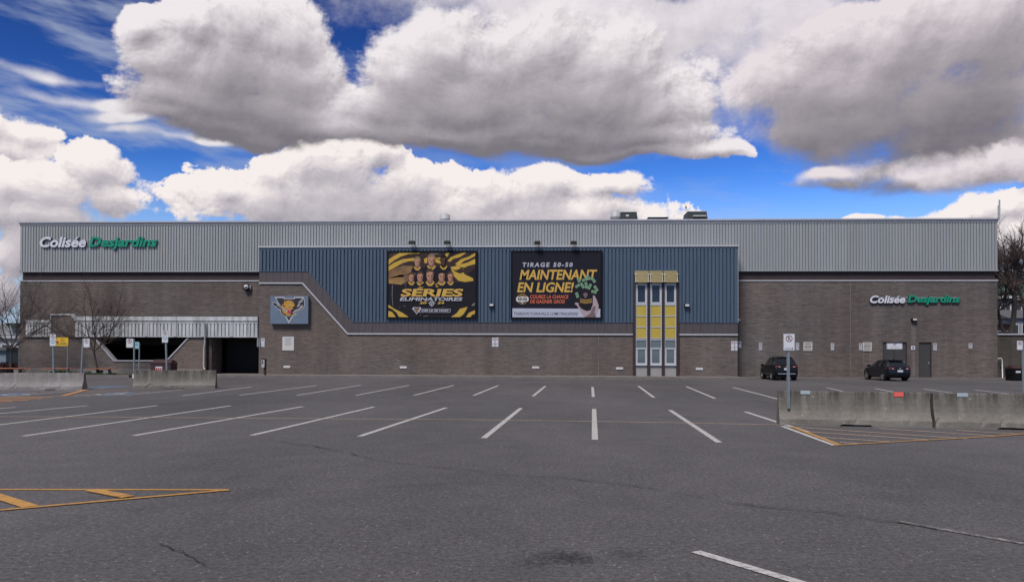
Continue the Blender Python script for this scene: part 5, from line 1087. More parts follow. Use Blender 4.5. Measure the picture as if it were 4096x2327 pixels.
def wall_lamp(px, py, Y, w, h, label):
    c = fac(px, py, Y); t = thing('wall_lamp', label, 'lamp', tuple(c), group='wall lamps on the hall')
    MB().box(c.x - w, c.x + w, Y - .24, Y - .001, c.z - h, c.z + h).build('housing', M['black'], t); MB().box(c.x - w * .78, c.x + w * .78, Y - .262, Y - .242, c.z - h * .35, c.z + h * .75).build('lens', M['clearlamp'], t)
wall_lamp(1966.5, 1221.5, YB - .04, .17, .13, 'box lamp on the blue cladding between the two poster boards'); wall_lamp(2746.5, 1223, YB - .04, .17, .13, 'box lamp on the blue cladding right of the tall window'); wall_lamp(3653.5, 1279, YR, .17, .10, 'box lamp high on the brick above the number plate')
c = fac(2955, 1279.5, YR); t = thing('camera_box', 'small white square box tilted on the wall beside the block corner', 'camera', tuple(c)); MB().obox((c.x, YR - .08, c.z), (.07, 0, .02), (0, .075, 0), (-.02, 0, .07)).build('housing', M['white'], t); q = MB(); q.tube([(c.x, YR - .17, c.z), (c.x, YR - .15, c.z)], .03, 10); q.build('lens', M['ink'], t)
c = fac(990, 1150, YR); t = thing('siren', 'round grey lamp with a pale dome high on the left brick wall', 'lamp', tuple(c))
q = MB(); q.tube([(c.x, YR - .001, c.z), (c.x, YR - .12, c.z), (c.x, YR - .30, c.z), (c.x, YR - .34, c.z)], [.20, .24, .24, .17], 18); q.build('housing', M['black'], t, True)
q = MB(); q.tube([(c.x + .02, YR - .341, c.z + .02), (c.x + .02, YR - .40, c.z + .02), (c.x + .02, YR - .44, c.z + .02)], [.17, .14, .04], 16); q.build('lens', M['clearlamp'], t, True); MB().box(c.x + .22, c.x + .30, YR - .2, YR - .001, c.z - .12, c.z + .14).build('bracket', M['galv'], t)
# meter post by the gateway
c = fac(1058, 1508, 53.2); t = thing('meter_post', 'dark post with a grey meter box at the corner of the gateway', 'post', (c.x, 53.2, WZ)); s57 = 53.2 / FPX
MB().box(c.x - .02, c.x + .09, 53.1, 53.3, WZ, fac(1058, 1437, 53.2).z).build('post', M['brown'], t); MB().box(c.x - .13, c.x + .06, 52.98, 53.098, fac(1058, 1468, 53.2).z, fac(1058, 1438, 53.2).z).build('meter_box', M['galv'], t)
MB().box(c.x - .09, c.x - .02, 52.97, 52.979, fac(1058, 1456, 53.2).z, fac(1058, 1441, 53.2).z).build('dial', M['ink'], t); MB().box(c.x - .15, c.x + .10, 52.96, 53.32, fac(1058, 1437, 53.2).z, fac(1058, 1435, 53.2).z).build('cap', M['black'], t)
# ---------------------------------------------------------------- barriers
def barrier(label, a, b2, h, pockets, seed, m='concrete', group='concrete barriers in the lot'):
    a, b2 = Vector(a), Vector(b2); d = b2 - a; L_ = d.length; rz = math.atan2(d.y, d.x)
    c = (a + b2) / 2 + Vector((-math.sin(rz), math.cos(rz), 0)) * .30
    t = thing('concrete_barrier', label, 'barrier', (c.x, c.y, 0), rz, group)
    prof = [(-.30, 0), (-.30, .05), (-.30, .15), (-.285, .175), (-.24, .24), (-.175, .36), (-.14, .50), (-.12, .65), (-.105, h - .02), (-.085, h), (.085, h), (.105, h - .02), (.14, .50), (.175, .36), (.285, .175), (.30, .15), (.30, 0)]
    n = max(20, int(L_ / .07)); xs = [-L_ / 2 + L_ * i / n for i in range(n + 1)]; vs = []; r = random.Random(seed)
    for i, x in enumerate(xs):
        lift = 0
        for p0, p1, hh in pockets:
            u = (x / L_ + .5); 
            if p0 < u < p1: lift = hh * (.75 + .5 * mnoise.noise(Vector((x * 3, seed, 0))) )
        e = .012 if i in (0, n) else 0
        for k, (y, z) in enumerate(prof):
            w = mnoise.noise_vector(Vector((x * 3 + seed * 5, y * 7, z * 7))) * (.018 if k in (2, 3, 15) else .004)
            if k in (2, 3): w += Vector((0, max(0, mnoise.noise(Vector((x * 5, seed, 3))) - .22) * .22, max(0, mnoise.noise(Vector((x * 5, seed, 3))) - .22) * .10))
            zz = z + w.z * (z > .1)
            if k in (0, 16): zz = lift
            if k == 1: zz = max(zz, lift + .004)
            vs.append((x + (e if x < 0 else -e), y + w.y * (1 if y < 0 else 0), zz))
    m_ = len(prof); q = MB(); f = []
    for i in range(n):
        for k in range(m_ - 1): f.append((i * m_ + k, (i + 1) * m_ + k, (i + 1) * m_ + k + 1, i * m_ + k + 1))
    f.append(tuple(range(m_))[::-1] if False else tuple(range(m_ - 1, -1, -1))); f.append(tuple(n * m_ + k for k in range(m_)))
    q.idx(vs, f); q.build('body', M[m], t, local=True)
    return t, L_
def reflector(t, x, w, h, H, m):
    q = MB(); q.box(x - w / 2, x + w / 2, -.128, -.106, H - h, H + .01).build('reflector', M[m], t, local=True)
    q = MB(); q.box(x - w / 2 + .012, x + w / 2 - .012, -.131, -.1285, H - h + .012, H - .004).build('reflector_face', M[m + '_face'] if m + '_face' in M else M[m], t, local=True)
def concrete_stained(name, top, low):
    m = bpy.data.materials.new(name); m.use_nodes = True; t = m.node_tree; b = t.nodes['Principled BSDF']; b.inputs['Roughness'].default_value = .88; b.inputs['Specular IOR Level'].default_value = .25
    tc_ = N(t, 'ShaderNodeTexCoord'); sx = N(t, 'ShaderNodeSeparateXYZ'); t.links.new(tc_.outputs['Object'], sx.inputs[0])
    def ns(sc, st, lo, hi, a, c, det=6):
        mp = N(t, 'ShaderNodeMapping'); mp.inputs['Scale'].default_value = st; t.links.new(tc_.outputs['Object'], mp.inputs[0]); n = N(t, 'ShaderNodeTexNoise'); n.inputs['Scale'].default_value = sc; n.inputs['Detail'].default_value = det; n.inputs['Roughness'].default_value = .65; t.links.new(mp.outputs[0], n.inputs[0])
        r = N(t, 'ShaderNodeMapRange'); r.inputs[1].default_value = lo; r.inputs[2].default_value = hi; r.inputs[3].default_value = a; r.inputs[4].default_value = c; t.links.new(n.outputs[0], r.inputs[0]); return r.outputs[0]
    hz = N(t, 'ShaderNodeMapRange'); hz.inputs[1].default_value = .20; hz.inputs[2].default_value = .84; t.links.new(sx.outputs[2], hz.inputs[0])
    run = math_(t, 'MULTIPLY', ns(2.2, (3.2, 1, .28), .34, .60, 0, 1), hz.outputs[0])          # rain runs down from the top edge
    mm = N(t, 'ShaderNodeMix', data_type='RGBA'); t.links.new(run, mm.inputs[0]); mm.inputs[6].default_value = (*low, 1); mm.inputs[7].default_value = (*top, 1)
    chips = math_(t, 'MULTIPLY', ns(6, (1, 1, 2.2), .64, .68, 0, 1), ns(60, (1, 1, 1), .4, .6, .3, 1, 3))
    m2 = N(t, 'ShaderNodeMix', data_type='RGBA'); t.links.new(chips, m2.inputs[0]); t.links.new(mm.outputs[2], m2.inputs[6]); m2.inputs[7].default_value = (.38, .365, .34, 1)
    v = math_(t, 'MULTIPLY', math_(t, 'MULTIPLY', ns(1.3, (1, 1, 1), .3, .7, .82, 1.16), ns(11, (1, 1, 1), .3, .7, .88, 1.12)), ns(70, (1, 1, 1), .3, .7, .86, 1.14, 3))
    s = N(t, 'ShaderNodeVectorMath', operation='SCALE'); t.links.new(m2.outputs[2], s.inputs[0]); t.links.new(v, s.inputs['Scale']); t.links.new(s.outputs[0], b.inputs['Base Color'])
    bp = N(t, 'ShaderNodeBump'); bp.inputs['Strength'].default_value = .5; bp.inputs['Distance'].default_value = .01; t.links.new(ns(26, (1, 1, 1), 0, 1, 0, 1), bp.inputs['Height']); t.links.new(bp.outputs[0], b.inputs['Normal'])
    return m
M['barrier'] = concrete_stained('stained_concrete', (.062, .057, .051), (.180, .170, .153)); M['barrier_pale'] = concrete_stained('pale_barrier_concrete', (.15, .14, .14), (.245, .235, .23))
M['refl_w'] = mat('reflector_white', (.42, .50, .54), .3, 0, .05); M['refl_w_face'] = mat('reflector_face', (.33, .42, .47), .2, 0, .05); M['refl_r'] = mat('reflector_red', (.62, .10, .085), .3, 0, .05); M['refl_r_face'] = mat('reflector_red_face', (.72, .13, .11), .2, 0, .05)
A0, A1 = gnd(D(1950), D(1063)), gnd(D(2335), D(1071)); t, L_ = barrier('long stained concrete barrier carrying one white and one red reflector, holding the sign post', A0, A1, .84, [(.40, .62, .06)], 2, 'barrier')
reflector(t, -L_ / 2 + L_ * (505 - 245) / 1460 + .02, .22, .075, .84, 'refl_w'); reflector(t, -L_ / 2 + L_ * (1410 - 245) / 1460, .22, .11, .84, 'refl_r')
dd = (A1 - A0).normalized(); B0 = A1 + dd * .05; t, L2 = barrier('stained concrete barrier at the right edge with blue chalk marks and one white reflector', B0, B0 + dd * L_, .83, [(.38, .62, .06)], 6, 'barrier')
reflector(t, -L2 / 2 + .66, .23, .08, .83, 'refl_w')
q = MB(); r = random.Random(3)
for k in range(26):
    x = -L2 / 2 + 1.2 + r.random() * 1.0; z = .45 + r.random() * .32; yb_ = -.1475 + (z - .5) * .11 if z > .5 else -.147 - (.5 - z) * .25; a = r.random() * 6.28; l = .02 + r.random() * .06
    q.face([(x, yb_ - .012, z), (x + .006, yb_ - .012, z), (x + .006 + l * math.cos(a), yb_ - .012 + l * math.sin(a) * .1, z + l * math.sin(a)), (x + l * math.cos(a), yb_ - .012 + l * math.sin(a) * .1, z + l * math.sin(a))])
q.build('chalk_mark', mat('chalk', (.22, .27, .31), .9), t, local=True)
barrier('pale concrete barrier at the left edge with the wheelchair sign post in front', gnd(D(-6), D(976)), gnd(D(206), D(975.5)), .76, [(.55, .68, .05)], 11, 'barrier_pale')
barrier('concrete barrier standing in front of the maroon bin', gnd(D(331), D(973)), gnd(D(539), D(972)), .86, [(.36, .62, .03)], 14, 'barrier')
# ---------------------------------------------------------------- bins, benches
def bin_(label, x0, x1, z0, z1, y, kind):
    t = thing('waste_bin', label, 'bin', ((x0 + x1) / 2, y, z0)); w = x1 - x0; h = z1 - z0; q = MB()
    f = lambda u, v, k: (x0 + w * u, y + v, z0 + h * k)
    q.idx([f(.03, 0, 0), f(.97, 0, 0), f(1, -.04, .78), f(0, -.04, .78), f(.03, .9, 0), f(.97, .9, 0), f(1, .94, .78), f(0, .94, .78)], [(0, 1, 2, 3), (5, 4, 7, 6), (0, 4, 5, 1), (0, 3, 7, 4), (1, 5, 6, 2), (3, 2, 6, 7)]); q.build('body', M['binred'] if kind else M['black'], t)
    q = MB(); q.idx([f(-.02, -.08, .78), f(1.02, -.08, .78), f(1.02, -.08, .83), f(-.02, -.08, .83), f(.06, .5, 1), f(.94, .5, 1), f(-.02, .98, .80), f(1.02, .98, .80)], [(0, 1, 2, 3), (3, 2, 5, 4), (4, 5, 7, 6), (0, 3, 4, 6), (1, 7, 5, 2), (0, 6, 7, 1)]); q.build('lid', M['binred'], t)
    return t, f
c = fac(602, 1480, 51.0); x0, x1 = fac(602, 1480, 51).x, fac(683, 1480, 51).x
t, f = bin_('maroon waste container with a red and white label behind the barrier', x0, x1, .02, fac(640, 1437, 51).z, 51.0, 1)
q = MB(); a, e = f(.27, -.05, .12), f(.60, -.05, .60); q.box(a[0], e[0], 50.93, 50.95, a[2], e[2]); lb = q.build('label', M['sign'], t); q = MB()
for u0, u1 in ((.05, .30), (.38, .62), (.70, .92)): q.box(a[0] + (e[0] - a[0]) * u0, a[0] + (e[0] - a[0]) * u1, 50.925, 50.929, a[2] + (e[2] - a[2]) * .2, a[2] + (e[2] - a[2]) * .85)
q.build('label_print', M['redlamp'], lb)
x0, x1 = fac(4053, 1500, 53).x, fac(4091, 1500, 53).x
t, f = bin_('black wheeled bin with a brown lid and white label against the low wall', x0, x1, .02, fac(4070, 1461, 53).z, 53.0, 0); a, e = f(.22, -.05, .52), f(.72, -.05, .64); MB().box(a[0], e[0], 52.93, 52.95, a[2], e[2]).build('label', M['sign'], t)
q = MB(); q.box(x0 - .12, x0 - .02, 53.3, 53.4, .45, .55); q.build('handle', M['black'], t)
G_B = 'benches in the planted bed'
def bench(label, px0, px1, Y):
    z = .58; x0, x1 = fac(px0, 1490, Y).x, fac(px1, 1490, Y).x; t = thing('bench', label, 'bench', ((x0 + x1) / 2, Y, .14), group=G_B); off = (x1 - x0) * .12
    for k in range(3): MB().box(x0 + off * k * .5, x1 - off + off * k * .5, Y + .17 * k, Y + .17 * k + .145, z - .05, z + .004 * k).build('plank', M['plank'], t)
    for u in (.28, .72):
        xx = x0 + (x1 - x0) * u; MB().box(xx - .16, xx + .16, Y + .04, Y + .42, .14, z - .052).build('leg', M['concrete'], t)
bench('low bench of orange planks behind the left barrier under the yellow board', 164, 288, 51.6); bench('low bench of orange planks beside the bent bare tree', 342, 452, 51.8); bench('low bench of reddish planks below the bare tree at the left edge', -60, 110, 51.6)
# ---------------------------------------------------------------- cars
def car(label, name, loc, rz, L_, W, H, paint_, seed, suv):
    t = thing(name, label, 'car', loc, rz, 'cars parked against the hall'); hw = W / 2; k = H / 1.5
    #  y, z bottom, half width low, z belt, half width belt, z top, half width top
    y0 = -L_ / 2
    if suv: st = [(0, .50, .80, .74, .80, .76, .78), (.05, .36, .90, .95, .90, .97, .88), (.14, .32, .95, 1.02, .93, 1.04, .90), (.22, .30, .98, 1.05, .95, 1.10, .88), (.50, .28, 1.0, 1.06, .96, 1.52, .70), (.75, .28, 1.0, 1.06, .97, 1.60, .72), (1.6, .27, 1.0, 1.04, .97, 1.64, .73), (2.4, .27, 1.0, 1.02, .97, 1.62, .72), (2.75, .27, 1.0, 1.01, .97, 1.56, .70), (3.55, .27, 1.0, 1.0, .96, 1.06, .80), (4.1, .28, .98, .93, .92, .97, .78), (4.45, .32, .90, .78, .84, .82, .70), (4.58, .40, .76, .62, .74, .64, .66)]
    else: st = [(0, .46, .78, .66, .78, .68, .76), (.05, .34, .88, .86, .88, .88, .86), (.16, .30, .95, .94, .92, .97, .88), (.26, .27, .98, .97, .93, 1.02, .84), (.72, .26, 1.0, .99, .95, 1.36, .62), (1.0, .26, 1.0, .98, .96, 1.44, .66), (1.7, .25, 1.0, .97, .96, 1.47, .68), (2.3, .25, 1.0, .95, .96, 1.45, .67), (2.6, .25, 1.0, .94, .96, 1.38, .65), (3.4, .25, 1.0, .92, .95, .98, .78), (4.0, .26, .97, .84, .90, .88, .76), (4.35, .30, .88, .70, .82, .73, .68), (4.47, .38, .74, .55, .72, .57, .62)]
    sc = L_ / st[-1][0]; hz = H / max(s[5] for s in st); ring = []
    for y, zb, w, zbl, wb, zt, wt in st:
        Y_ = y0 + y * sc; a = []
        for x, z in ((0, zb), (w * .80, zb), (w * .97, zb + .05), (w, zb + (zbl - zb) * .35), (w * .995, zb + (zbl - zb) * .72), (wb, zbl), (wt + (wb - wt) * .06, zt - (zt - zbl) * .14), (wt * .88, zt - .012), (0, zt + .012)): a.append((x * hw, z * hz))
        ring.append([(x, Y_, z) for x, z in a] + [(-x, Y_, z) for x, z in a[-2:0:-1]])
    m = len(ring[0]); q = MB(); g = MB(); n_ = 9; vs = [p for r in ring for p in r]; bf = []; gf = []
    roof0, roof1 = 4, 8
    for i in range(len(ring) - 1):
        for k_ in range(m):
            k2 = (k_ + 1) % m; fc = (i * m + k_, i * m + k2, (i + 1) * m + k2, (i + 1) * m + k_); kk = min(k_, m - 1 - k_)
            side = kk == 5; top = kk in (6, 7)
            glass = (side and roof0 - 1 <= i < roof1 + 1 ) or (top and i in (3, 8))
            (gf if glass else bf).append(fc)
    bf += [tuple(range(m))[::-1], tuple((len(ring) - 1) * m + k_ for k_ in range(m))]
    q.idx(vs, [f_[::-1] for f_ in bf]); body = q.build('body', M[paint_], t, True, local=True)
    sd = body.modifiers.new('smooth', 'SUBSURF') if False else None
    g.idx([(x * .999, y, z) for x, y, z in vs], [f_[::-1] for f_ in gf]); gl_ = g.build('window', M['glass'], t, False, local=True)
    # pillars
    pq = MB()
    for s_ in (-1, 1):
        for ys, w_ in ((y0 + 1.15 * sc, .10), (y0 + 2.05 * sc, .05)):
            i = 5; zb_, zt_ = 1.0 * hz, (1.44 if not suv else 1.6) * hz * .985
            pq.idx([(s_ * hw * .968, ys - w_, zb_), (s_ * hw * .968, ys + w_, zb_), (s_ * hw * (.70 if not suv else .755), ys + w_ * .8, zt_), (s_ * hw * (.70 if not suv else .755), ys - w_ * .8, zt_)], [(0, 1, 2, 3)])
    pq.build('pillar', M['black'], t, local=True)
    r_ = .33 if not suv else .355
    for yy in (y0 + .92 * sc, y0 + 3.62 * sc):
        for s_ in (-1, 1):
            w = MB(); xo = s_ * (hw + .008); xi = s_ * (hw - .22)
            ti = [(xi, r_ * .80), (xi, r_ * .96), (xi + (xo - xi) * .12, r_), (xi + (xo - xi) * .88, r_), (xo, r_ * .95), (xo, r_ * .70), (xo - s_ * .02, r_ * .66)]
            n2 = 28; v = [(x, yy + rr * math.cos(2 * math.pi * a / n2), r_ + rr * math.sin(2 * math.pi * a / n2)) for x, rr in ti for a in range(n2)]
            w.idx(v, [(j * n2 + a, j * n2 + (a + 1) % n2, (j + 1) * n2 + (a + 1) % n2, (j + 1) * n2 + a) for j in range(len(ti) - 1) for a in range(n2)]); wheel = w.build('wheel', M['tyre'], t, True, local=True)
            rm = MB(); xr = xo - s_ * .015; R3 = r_ * .67
            for a in range(5):
                b0 = 2 * math.pi * a / 5 + .3
                P_ = lambda rr, an, dx=0: (xr - s_ * dx, yy + rr * math.cos(an), r_ + rr * math.sin(an))
                rm.face([P_(R3 * .2, b0 - .5), P_(R3 * .95, b0 - .16), P_(R3 * .95, b0 + .16), P_(R3 * .2, b0 + .5)])
            v = [(xr - s_ * dx, yy + rr * math.cos(2 * math.pi * a / 20), r_ + rr * math.sin(2 * math.pi * a / 20)) for rr, dx in ((R3, 0), (R3 * .90, .01), (R3 * .88, .05)) for a in range(20)]
            rm.idx(v, [(j * 20 + a, j * 20 + (a + 1) % 20, (j + 1) * 20 + (a + 1) % 20, (j + 1) * 20 + a) for j in range(2) for a in range(20)])
            rm.face([(xr, yy + R3 * .22 * math.cos(a * math.pi / 4), r_ + R3 * .22 * math.sin(a * math.pi / 4)) for a in range(8)]); rm.build('rim', M['rim'], wheel, local=True)
            bd = MB(); bd.face([(xr - s_ * .06, yy + R3 * .9 * math.cos(a * math.pi / 8), r_ + R3 * .9 * math.sin(a * math.pi / 8)) for a in range(16)]); bd.build('brake_disc', M['ink'], wheel, local=True)
            ar = MB()
            for a in range(16):
                b0, b1 = math.pi * (-.08 + 1.16 * a / 16), math.pi * (-.08 + 1.16 * (a + 1) / 16); xa_ = s_ * (hw + .004)
                ar.face([(xa_, yy + (r_ + .01) * math.cos(b0), r_ + (r_ + .01) * math.sin(b0)), (xa_, yy + (r_ + .075) * math.cos(b0), r_ + (r_ + .075) * math.sin(b0)), (xa_, yy + (r_ + .075) * math.cos(b1), r_ + (r_ + .075) * math.sin(b1)), (xa_, yy + (r_ + .01) * math.cos(b1), r_ + (r_ + .01) * math.sin(b1))])
            ar.build('wheel_arch', M['tyre'], t, local=True)
    zl = (.96 if suv else .86) * hz; yr = y0 + .07 * sc
    for s_ in (-1, 1):
        l = MB(); xs = [s_ * hw * u for u in (.52, .70, .86, .945)]; ysr = [y0 + v * sc for v in (.055, .06, .10, .34)]
        hh = .045 if suv else .055
        for i in range(3): l.face([(xs[i], ysr[i] - .02, zl - hh), (xs[i + 1], ysr[i + 1] - .02, zl - hh * 1.1), (xs[i + 1], ysr[i + 1] - .02 , zl + hh * 1.2), (xs[i], ysr[i] - .02, zl + hh)][::s_])
        l.face([(xs[3], ysr[3] - .02, zl - hh * 1.1), (s_ * hw * 1.003, ysr[3] + .16, zl), (xs[3], ysr[3] - .02, zl + hh * 1.2)][::s_])
        tl = l.build('tail_lamp', M['redlamp'], t, local=True)
        l = MB(); l.box(min(s_ * hw * .50, s_ * hw * .68), max(s_ * hw * .50, s_ * hw * .68), yr - .06, yr - .035, zl - hh * .6, zl - hh * .1); l.build('reversing_lamp', M['clearlamp'], tl, local=True)
        mr_ = MB(); ym = y0 + 3.0 * sc; mr_.obox((s_ * (hw + .10), ym, 1.02 * hz), (.10, 0, 0), (0, .06, 0), (0, 0, .07)); mr_.build('mirror', M[paint_], t, local=True)
    MB().box(-.17, .17, yr - .075, yr - .05, zl - .22, zl - .10).build('number_plate', M['sign'], t, local=True)
    MB().box(-.06, .06, yr - .06, yr - .045, zl - .03, zl + .03).build('badge', M['rim'], t, local=True)
    MB().box(-hw * .72, hw * .72, y0 - .02, y0 + .05, (.44 if suv else .36) * hz, (.50 if suv else .40) * hz).build('bumper_trim', M['rim'] if suv else M['black'], t, local=True)
    MB().box(-hw * .85, hw * .85, y0 + .1, y0 + L_ - .2, .20, .30).build('underbody', M['black'], t, local=True)
    MB().box(-hw * .60, hw * .60, y0 + (.42 if suv else .58) * sc, y0 + (.62 if suv else .85) * sc, (1.58 if suv else 1.40) * hz, (1.62 if suv else 1.44) * hz).build('spoiler', M[paint_], t, local=True)
    q = MB(); q.idx([(-.02, y0 + 1.0 * sc, H * .985), (.02, y0 + 1.0 * sc, H * .985), (.02, y0 + 1.2 * sc, H * .985), (-.02, y0 + 1.2 * sc, H * .985), (0, y0 + .98 * sc, H + .07)], [(0, 1, 4), (1, 2, 4), (2, 3, 4), (3, 0, 4)]); q.build('antenna_fin', M['black'], t, local=True)
    return t
g1 = gnd(3140, 1516); g2 = gnd(3578, 1521)
car('black sport utility car parked nose to the wall behind the near sign post', 'parked_car', (fac(3112, 1500, 53.4).x, 53.35, 0), R_(-1), 4.0, 1.55, 1.54, 'carblack', 1, True)
car('dark navy hatchback parked in front of the double brown door', 'parked_car', (fac(3546, 1500, 53.2).x, 53.25, 0), R_(2), 3.85, 1.54, 1.38, 'carnavy', 2, False)
# ---------------------------------------------------------------- trees
def tree(label, base, height, seed, trunk_path, spread, levels, r0, lean=(0, 0), up=.25, name='bare_tree', group='bare trees', nkids=(3, 5), first=None):
    r = random.Random(seed); t = thing(name, label, 'tree', tuple(base), group=group); T_ = MB(); Cc = MB()
    base = Vector(base); tp = [base + Vector(p) for p in trunk_path]; n = len(tp)
    T_.tube(tp, [r0 * (1 - .45 * i / (n - 1)) for i in range(n)], 8); T_.build('trunk', M['bark'], t, True)
    def grow(p, d, L_, rad, lv):
        seg = max(3, int(5 - lv * .5)); path = [p]; dirs = []; q = p.copy(); dd_ = d.copy()
        for i in range(seg):
            dd_ = (dd_ + Vector((r.gauss(0, .13), r.gauss(0, .13), r.gauss(0, .09) + up * .14))).normalized(); q = q + dd_ * L_ / seg; path.append(q.copy()); dirs.append(dd_.copy())
        end = rad * (.62 if lv < levels else .5); rr = [rad + (end - rad) * i / seg for i in range(seg + 1)]
        Cc.tube(path, rr, 6 if lv < 2 else (4 if lv < 4 else 3), 0, False)
        if lv >= levels: return
        k = r.randint(*nkids)
        for j in range(k):
            u = .25 + .75 * (j + r.random() * .8) / k; i = min(seg - 1, int(u * seg)); f_ = u * seg - i; bp_ = path[i].lerp(path[min(i + 1, seg)], min(1, f_))
            ax = dirs[i].cross(Vector((r.gauss(0, 1), r.gauss(0, 1), r.gauss(0, 1)))).normalized(); nd = (Matrix.Rotation(R_(r.uniform(24, 58)), 3, ax) @ dirs[i])
            grow(bp_, nd, L_ * r.uniform(.50, .78), (rad + (end - rad) * u) * r.uniform(.55, .76), lv + 1)
        grow(path[-1], dirs[-1], L_ * .72, end, lv + 1)
    top = tp[-1]; kids = first or [(math.cos(a), math.sin(a) * .8, .8) for a in [2 * math.pi * (j + r.random() * .5) / 5 for j in range(5)]]
    for j, k in enumerate(kids):
        L_ = height * (.42 if len(k) < 4 else k[3]); grow(top - Vector((0, 0, .1 * j * r0)), Vector(k[:3]).normalized(), L_ * spread, r0 * .50, 1)
    Cc.build('branches', M['twig'], t)
    return t
def bpt(px, Y): return fac(px, 1490, Y).x
tree('bare tree with spreading branches at the left edge in front of the brick corner', (bpt(44, 51.9), 51.9, .12), 5.2, 21, [(0, 0, 0), (-.02, 0, .7), (.02, 0, 1.35), (0, 0, 1.75)], 1.0, 5, .085, first=[(-1.2, .2, .8, .44), (-.55, -.3, 1.0, .40), (.1, .2, 1.3, .42), (.7, -.2, 1.0, .46), (1.6, .1, 1.0, .50), (.3, .4, 1.1, .36), (1.1, -.3, .75, .42)], up=.35, nkids=(3, 4))
tree('bare tree with a bent trunk beside the pale sill of the arcade opening', (bpt(394, 52.1), 52.1, .12), 4.6, 33, [(0, 0, 0), (-.10, 0, .5), (-.22, 0, 1.05), (-.34, 0, 1.6)], 1.0, 5, .085, first=[(-1.5, .2, 1.2, .50), (-.5, .1, 1.1, .40), (.35, -.1, 1.3, .48), (.9, .2, 1.3, .46), (1.5, -.2, .95, .40), (.1, .3, 1.2, .36)], up=.3, nkids=(3, 4))
# background on the right
Yt = 66
tree('large bare tree rising behind the low wall at the right end', (fac(4040, 1330, Yt).x, Yt, 0), 8.2, 5, [(-.3, 0, 0), (-.1, 0, 2.6), (.2, 0, 4.0), (.40, 0, 5.8), (.30, 0, 7.2)], .75, 5, .27, first=[(-.7, .1, 1.0, .34), (-.25, .2, 1.3, .40), (.2, -.1, 1.3, .36), (.8, .1, .7, .34), (-1.1, -.2, .6, .30), (1.0, .2, 1.1, .30)], up=.3)
tree('second bare tree leaning left low behind the wall at the right end', (fac(4036, 1330, Yt + 1).x, Yt + 1, 0), 8.5, 15, [(0, 0, 0), (-.1, 0, 3.0), (-.6, 0, 4.0), (-.9, 0, 5.4)], .7, 4, .20, first=[(-.7, .1, 1.0, .34), (-.25, .2, 1.3, .36), (.4, -.1, 1.2, .34), (1.0, .1, .5, .26)])
tree('far bare tree with a dense fan of twigs behind the church spire', (fac(4100, 1330, 84).x, 84, 0), 10.5, 8, [(0, 0, 0), (.1, 0, 3), (0, 0, 6.5)], .82, 5, .30, first=[(-.9, .1, 1.0, .36), (-.4, .2, 1.3, .40), (.1, -.1, 1.4, .42), (.7, .1, 1.1, .38), (1.2, 0, .8, .3)], nkids=(4, 5))
lw = thing('low_wall', 'low mossy brick wall with a pale cap at the right end of the hall', 'wall', (XRr, YR + .6, 0)); xlw = fac(4500, 1400, YR + .6).x
MB().box(XRr + .02, xlw, YR + .6, YR + .9, 0, fac(4040, 1339, YR + .6).z).build('brick_face', M['brick_low'], lw); MB().box(XRr + .02, xlw, YR + .5, YR + 1.0, fac(4040, 1339, YR + .6).z + .001, fac(4040, 1334, YR + .5).z).build('cap', M['trim'], lw)
q = MB(); xp = fac(4002, 1440, YR + .5).x; q.tube([(XRr + .04, YR + .30, fac(4000, 1434, YR + .4).z), (xp - .06, YR + .32, fac(4000, 1432.5, YR + .4).z), (xp + .02, YR + .35, fac(4000, 1437, YR + .4).z), (xp + .05, YR + .35, .05)], .04, 8)
pt = thing('vent_pipe', 'thin white bent pipe against the low wall beside the hall corner', 'pipe', (xp, YR + .35, 0)); q.build('pipe', M['white'], pt, True); MB().box(xp - .02, xp + .12, YR + .38, YR + .598, .9, .95).build('clip', M['steel'], pt)
# church
Yc = 150
cxp = lambda px, py=1200: fac(px, py, Yc).x; czp = lambda py: fac(4086, py, Yc).z
ch = thing('church', 'stone church with a green roof and slender spire beyond the low wall', 'church', (cxp(4086), Yc, 0))
M['copper'] = mat('copper_roof', (.045, .115, .075), .6, 0, .3, .5, tint=(.06, .15, .11)); M['stone'] = mat('church_stone', (.13, .125, .13), .85, 0, .25, .6); M['spire'] = mat('spire_lead', (.06, .07, .10), .6, 0, .15)
x0, x1, xr = cxp(3990), cxp(4230), cxp(4086); zE, zR = czp(1188), czp(1095)
MB().box(x0, x1, Yc, Yc + 26, 0, zE).build('nave_wall', M['stone'], ch)
q = MB(); q.idx([(x0 - .5, Yc - .6, zE), (x1 + .5, Yc - .6, zE), (x1 + .5, Yc + 26, zE), (x0 - .5, Yc + 26, zE), (cxp(4075), Yc + 7, zR), (cxp(4160), Yc + 7, zR), (cxp(4160), Yc + 20, zR), (cxp(4075), Yc + 20, zR)], [(0, 1, 5, 4), (1, 2, 6, 5), (2, 3, 7, 6), (3, 0, 4, 7), (4, 5, 6, 7)]); q.build('roof', M['copper'], ch)
MB().box(x0 - .7, x1 + .7, Yc - .9, Yc - .601, zE - .5, zE + .15).build('cornice', M['offwhite'], ch)
w = 1.55; tz0, tz1, tz2 = zE, czp(1082), czp(1028); sp_ = MB(); sp_.box(xr - w, xr + w, Yc + 7, Yc + 7 + 2 * w, tz0, tz1); sp_.build('tower', M['spire'], ch)
bl = MB()
for dx in (-1, 1):
    for dy in (0, 1): bl.box(xr + dx * w * .86 - .2, xr + dx * w * .86 + .2, Yc + 7.1 + dy * (2 * w - .6), Yc + 7.5 + dy * (2 * w - .6), tz1, tz2)
bl.box(xr - .12, xr + .12, Yc + 7.1, Yc + 7.4, tz1, tz2); bl.build('belfry', M['spire'], ch)
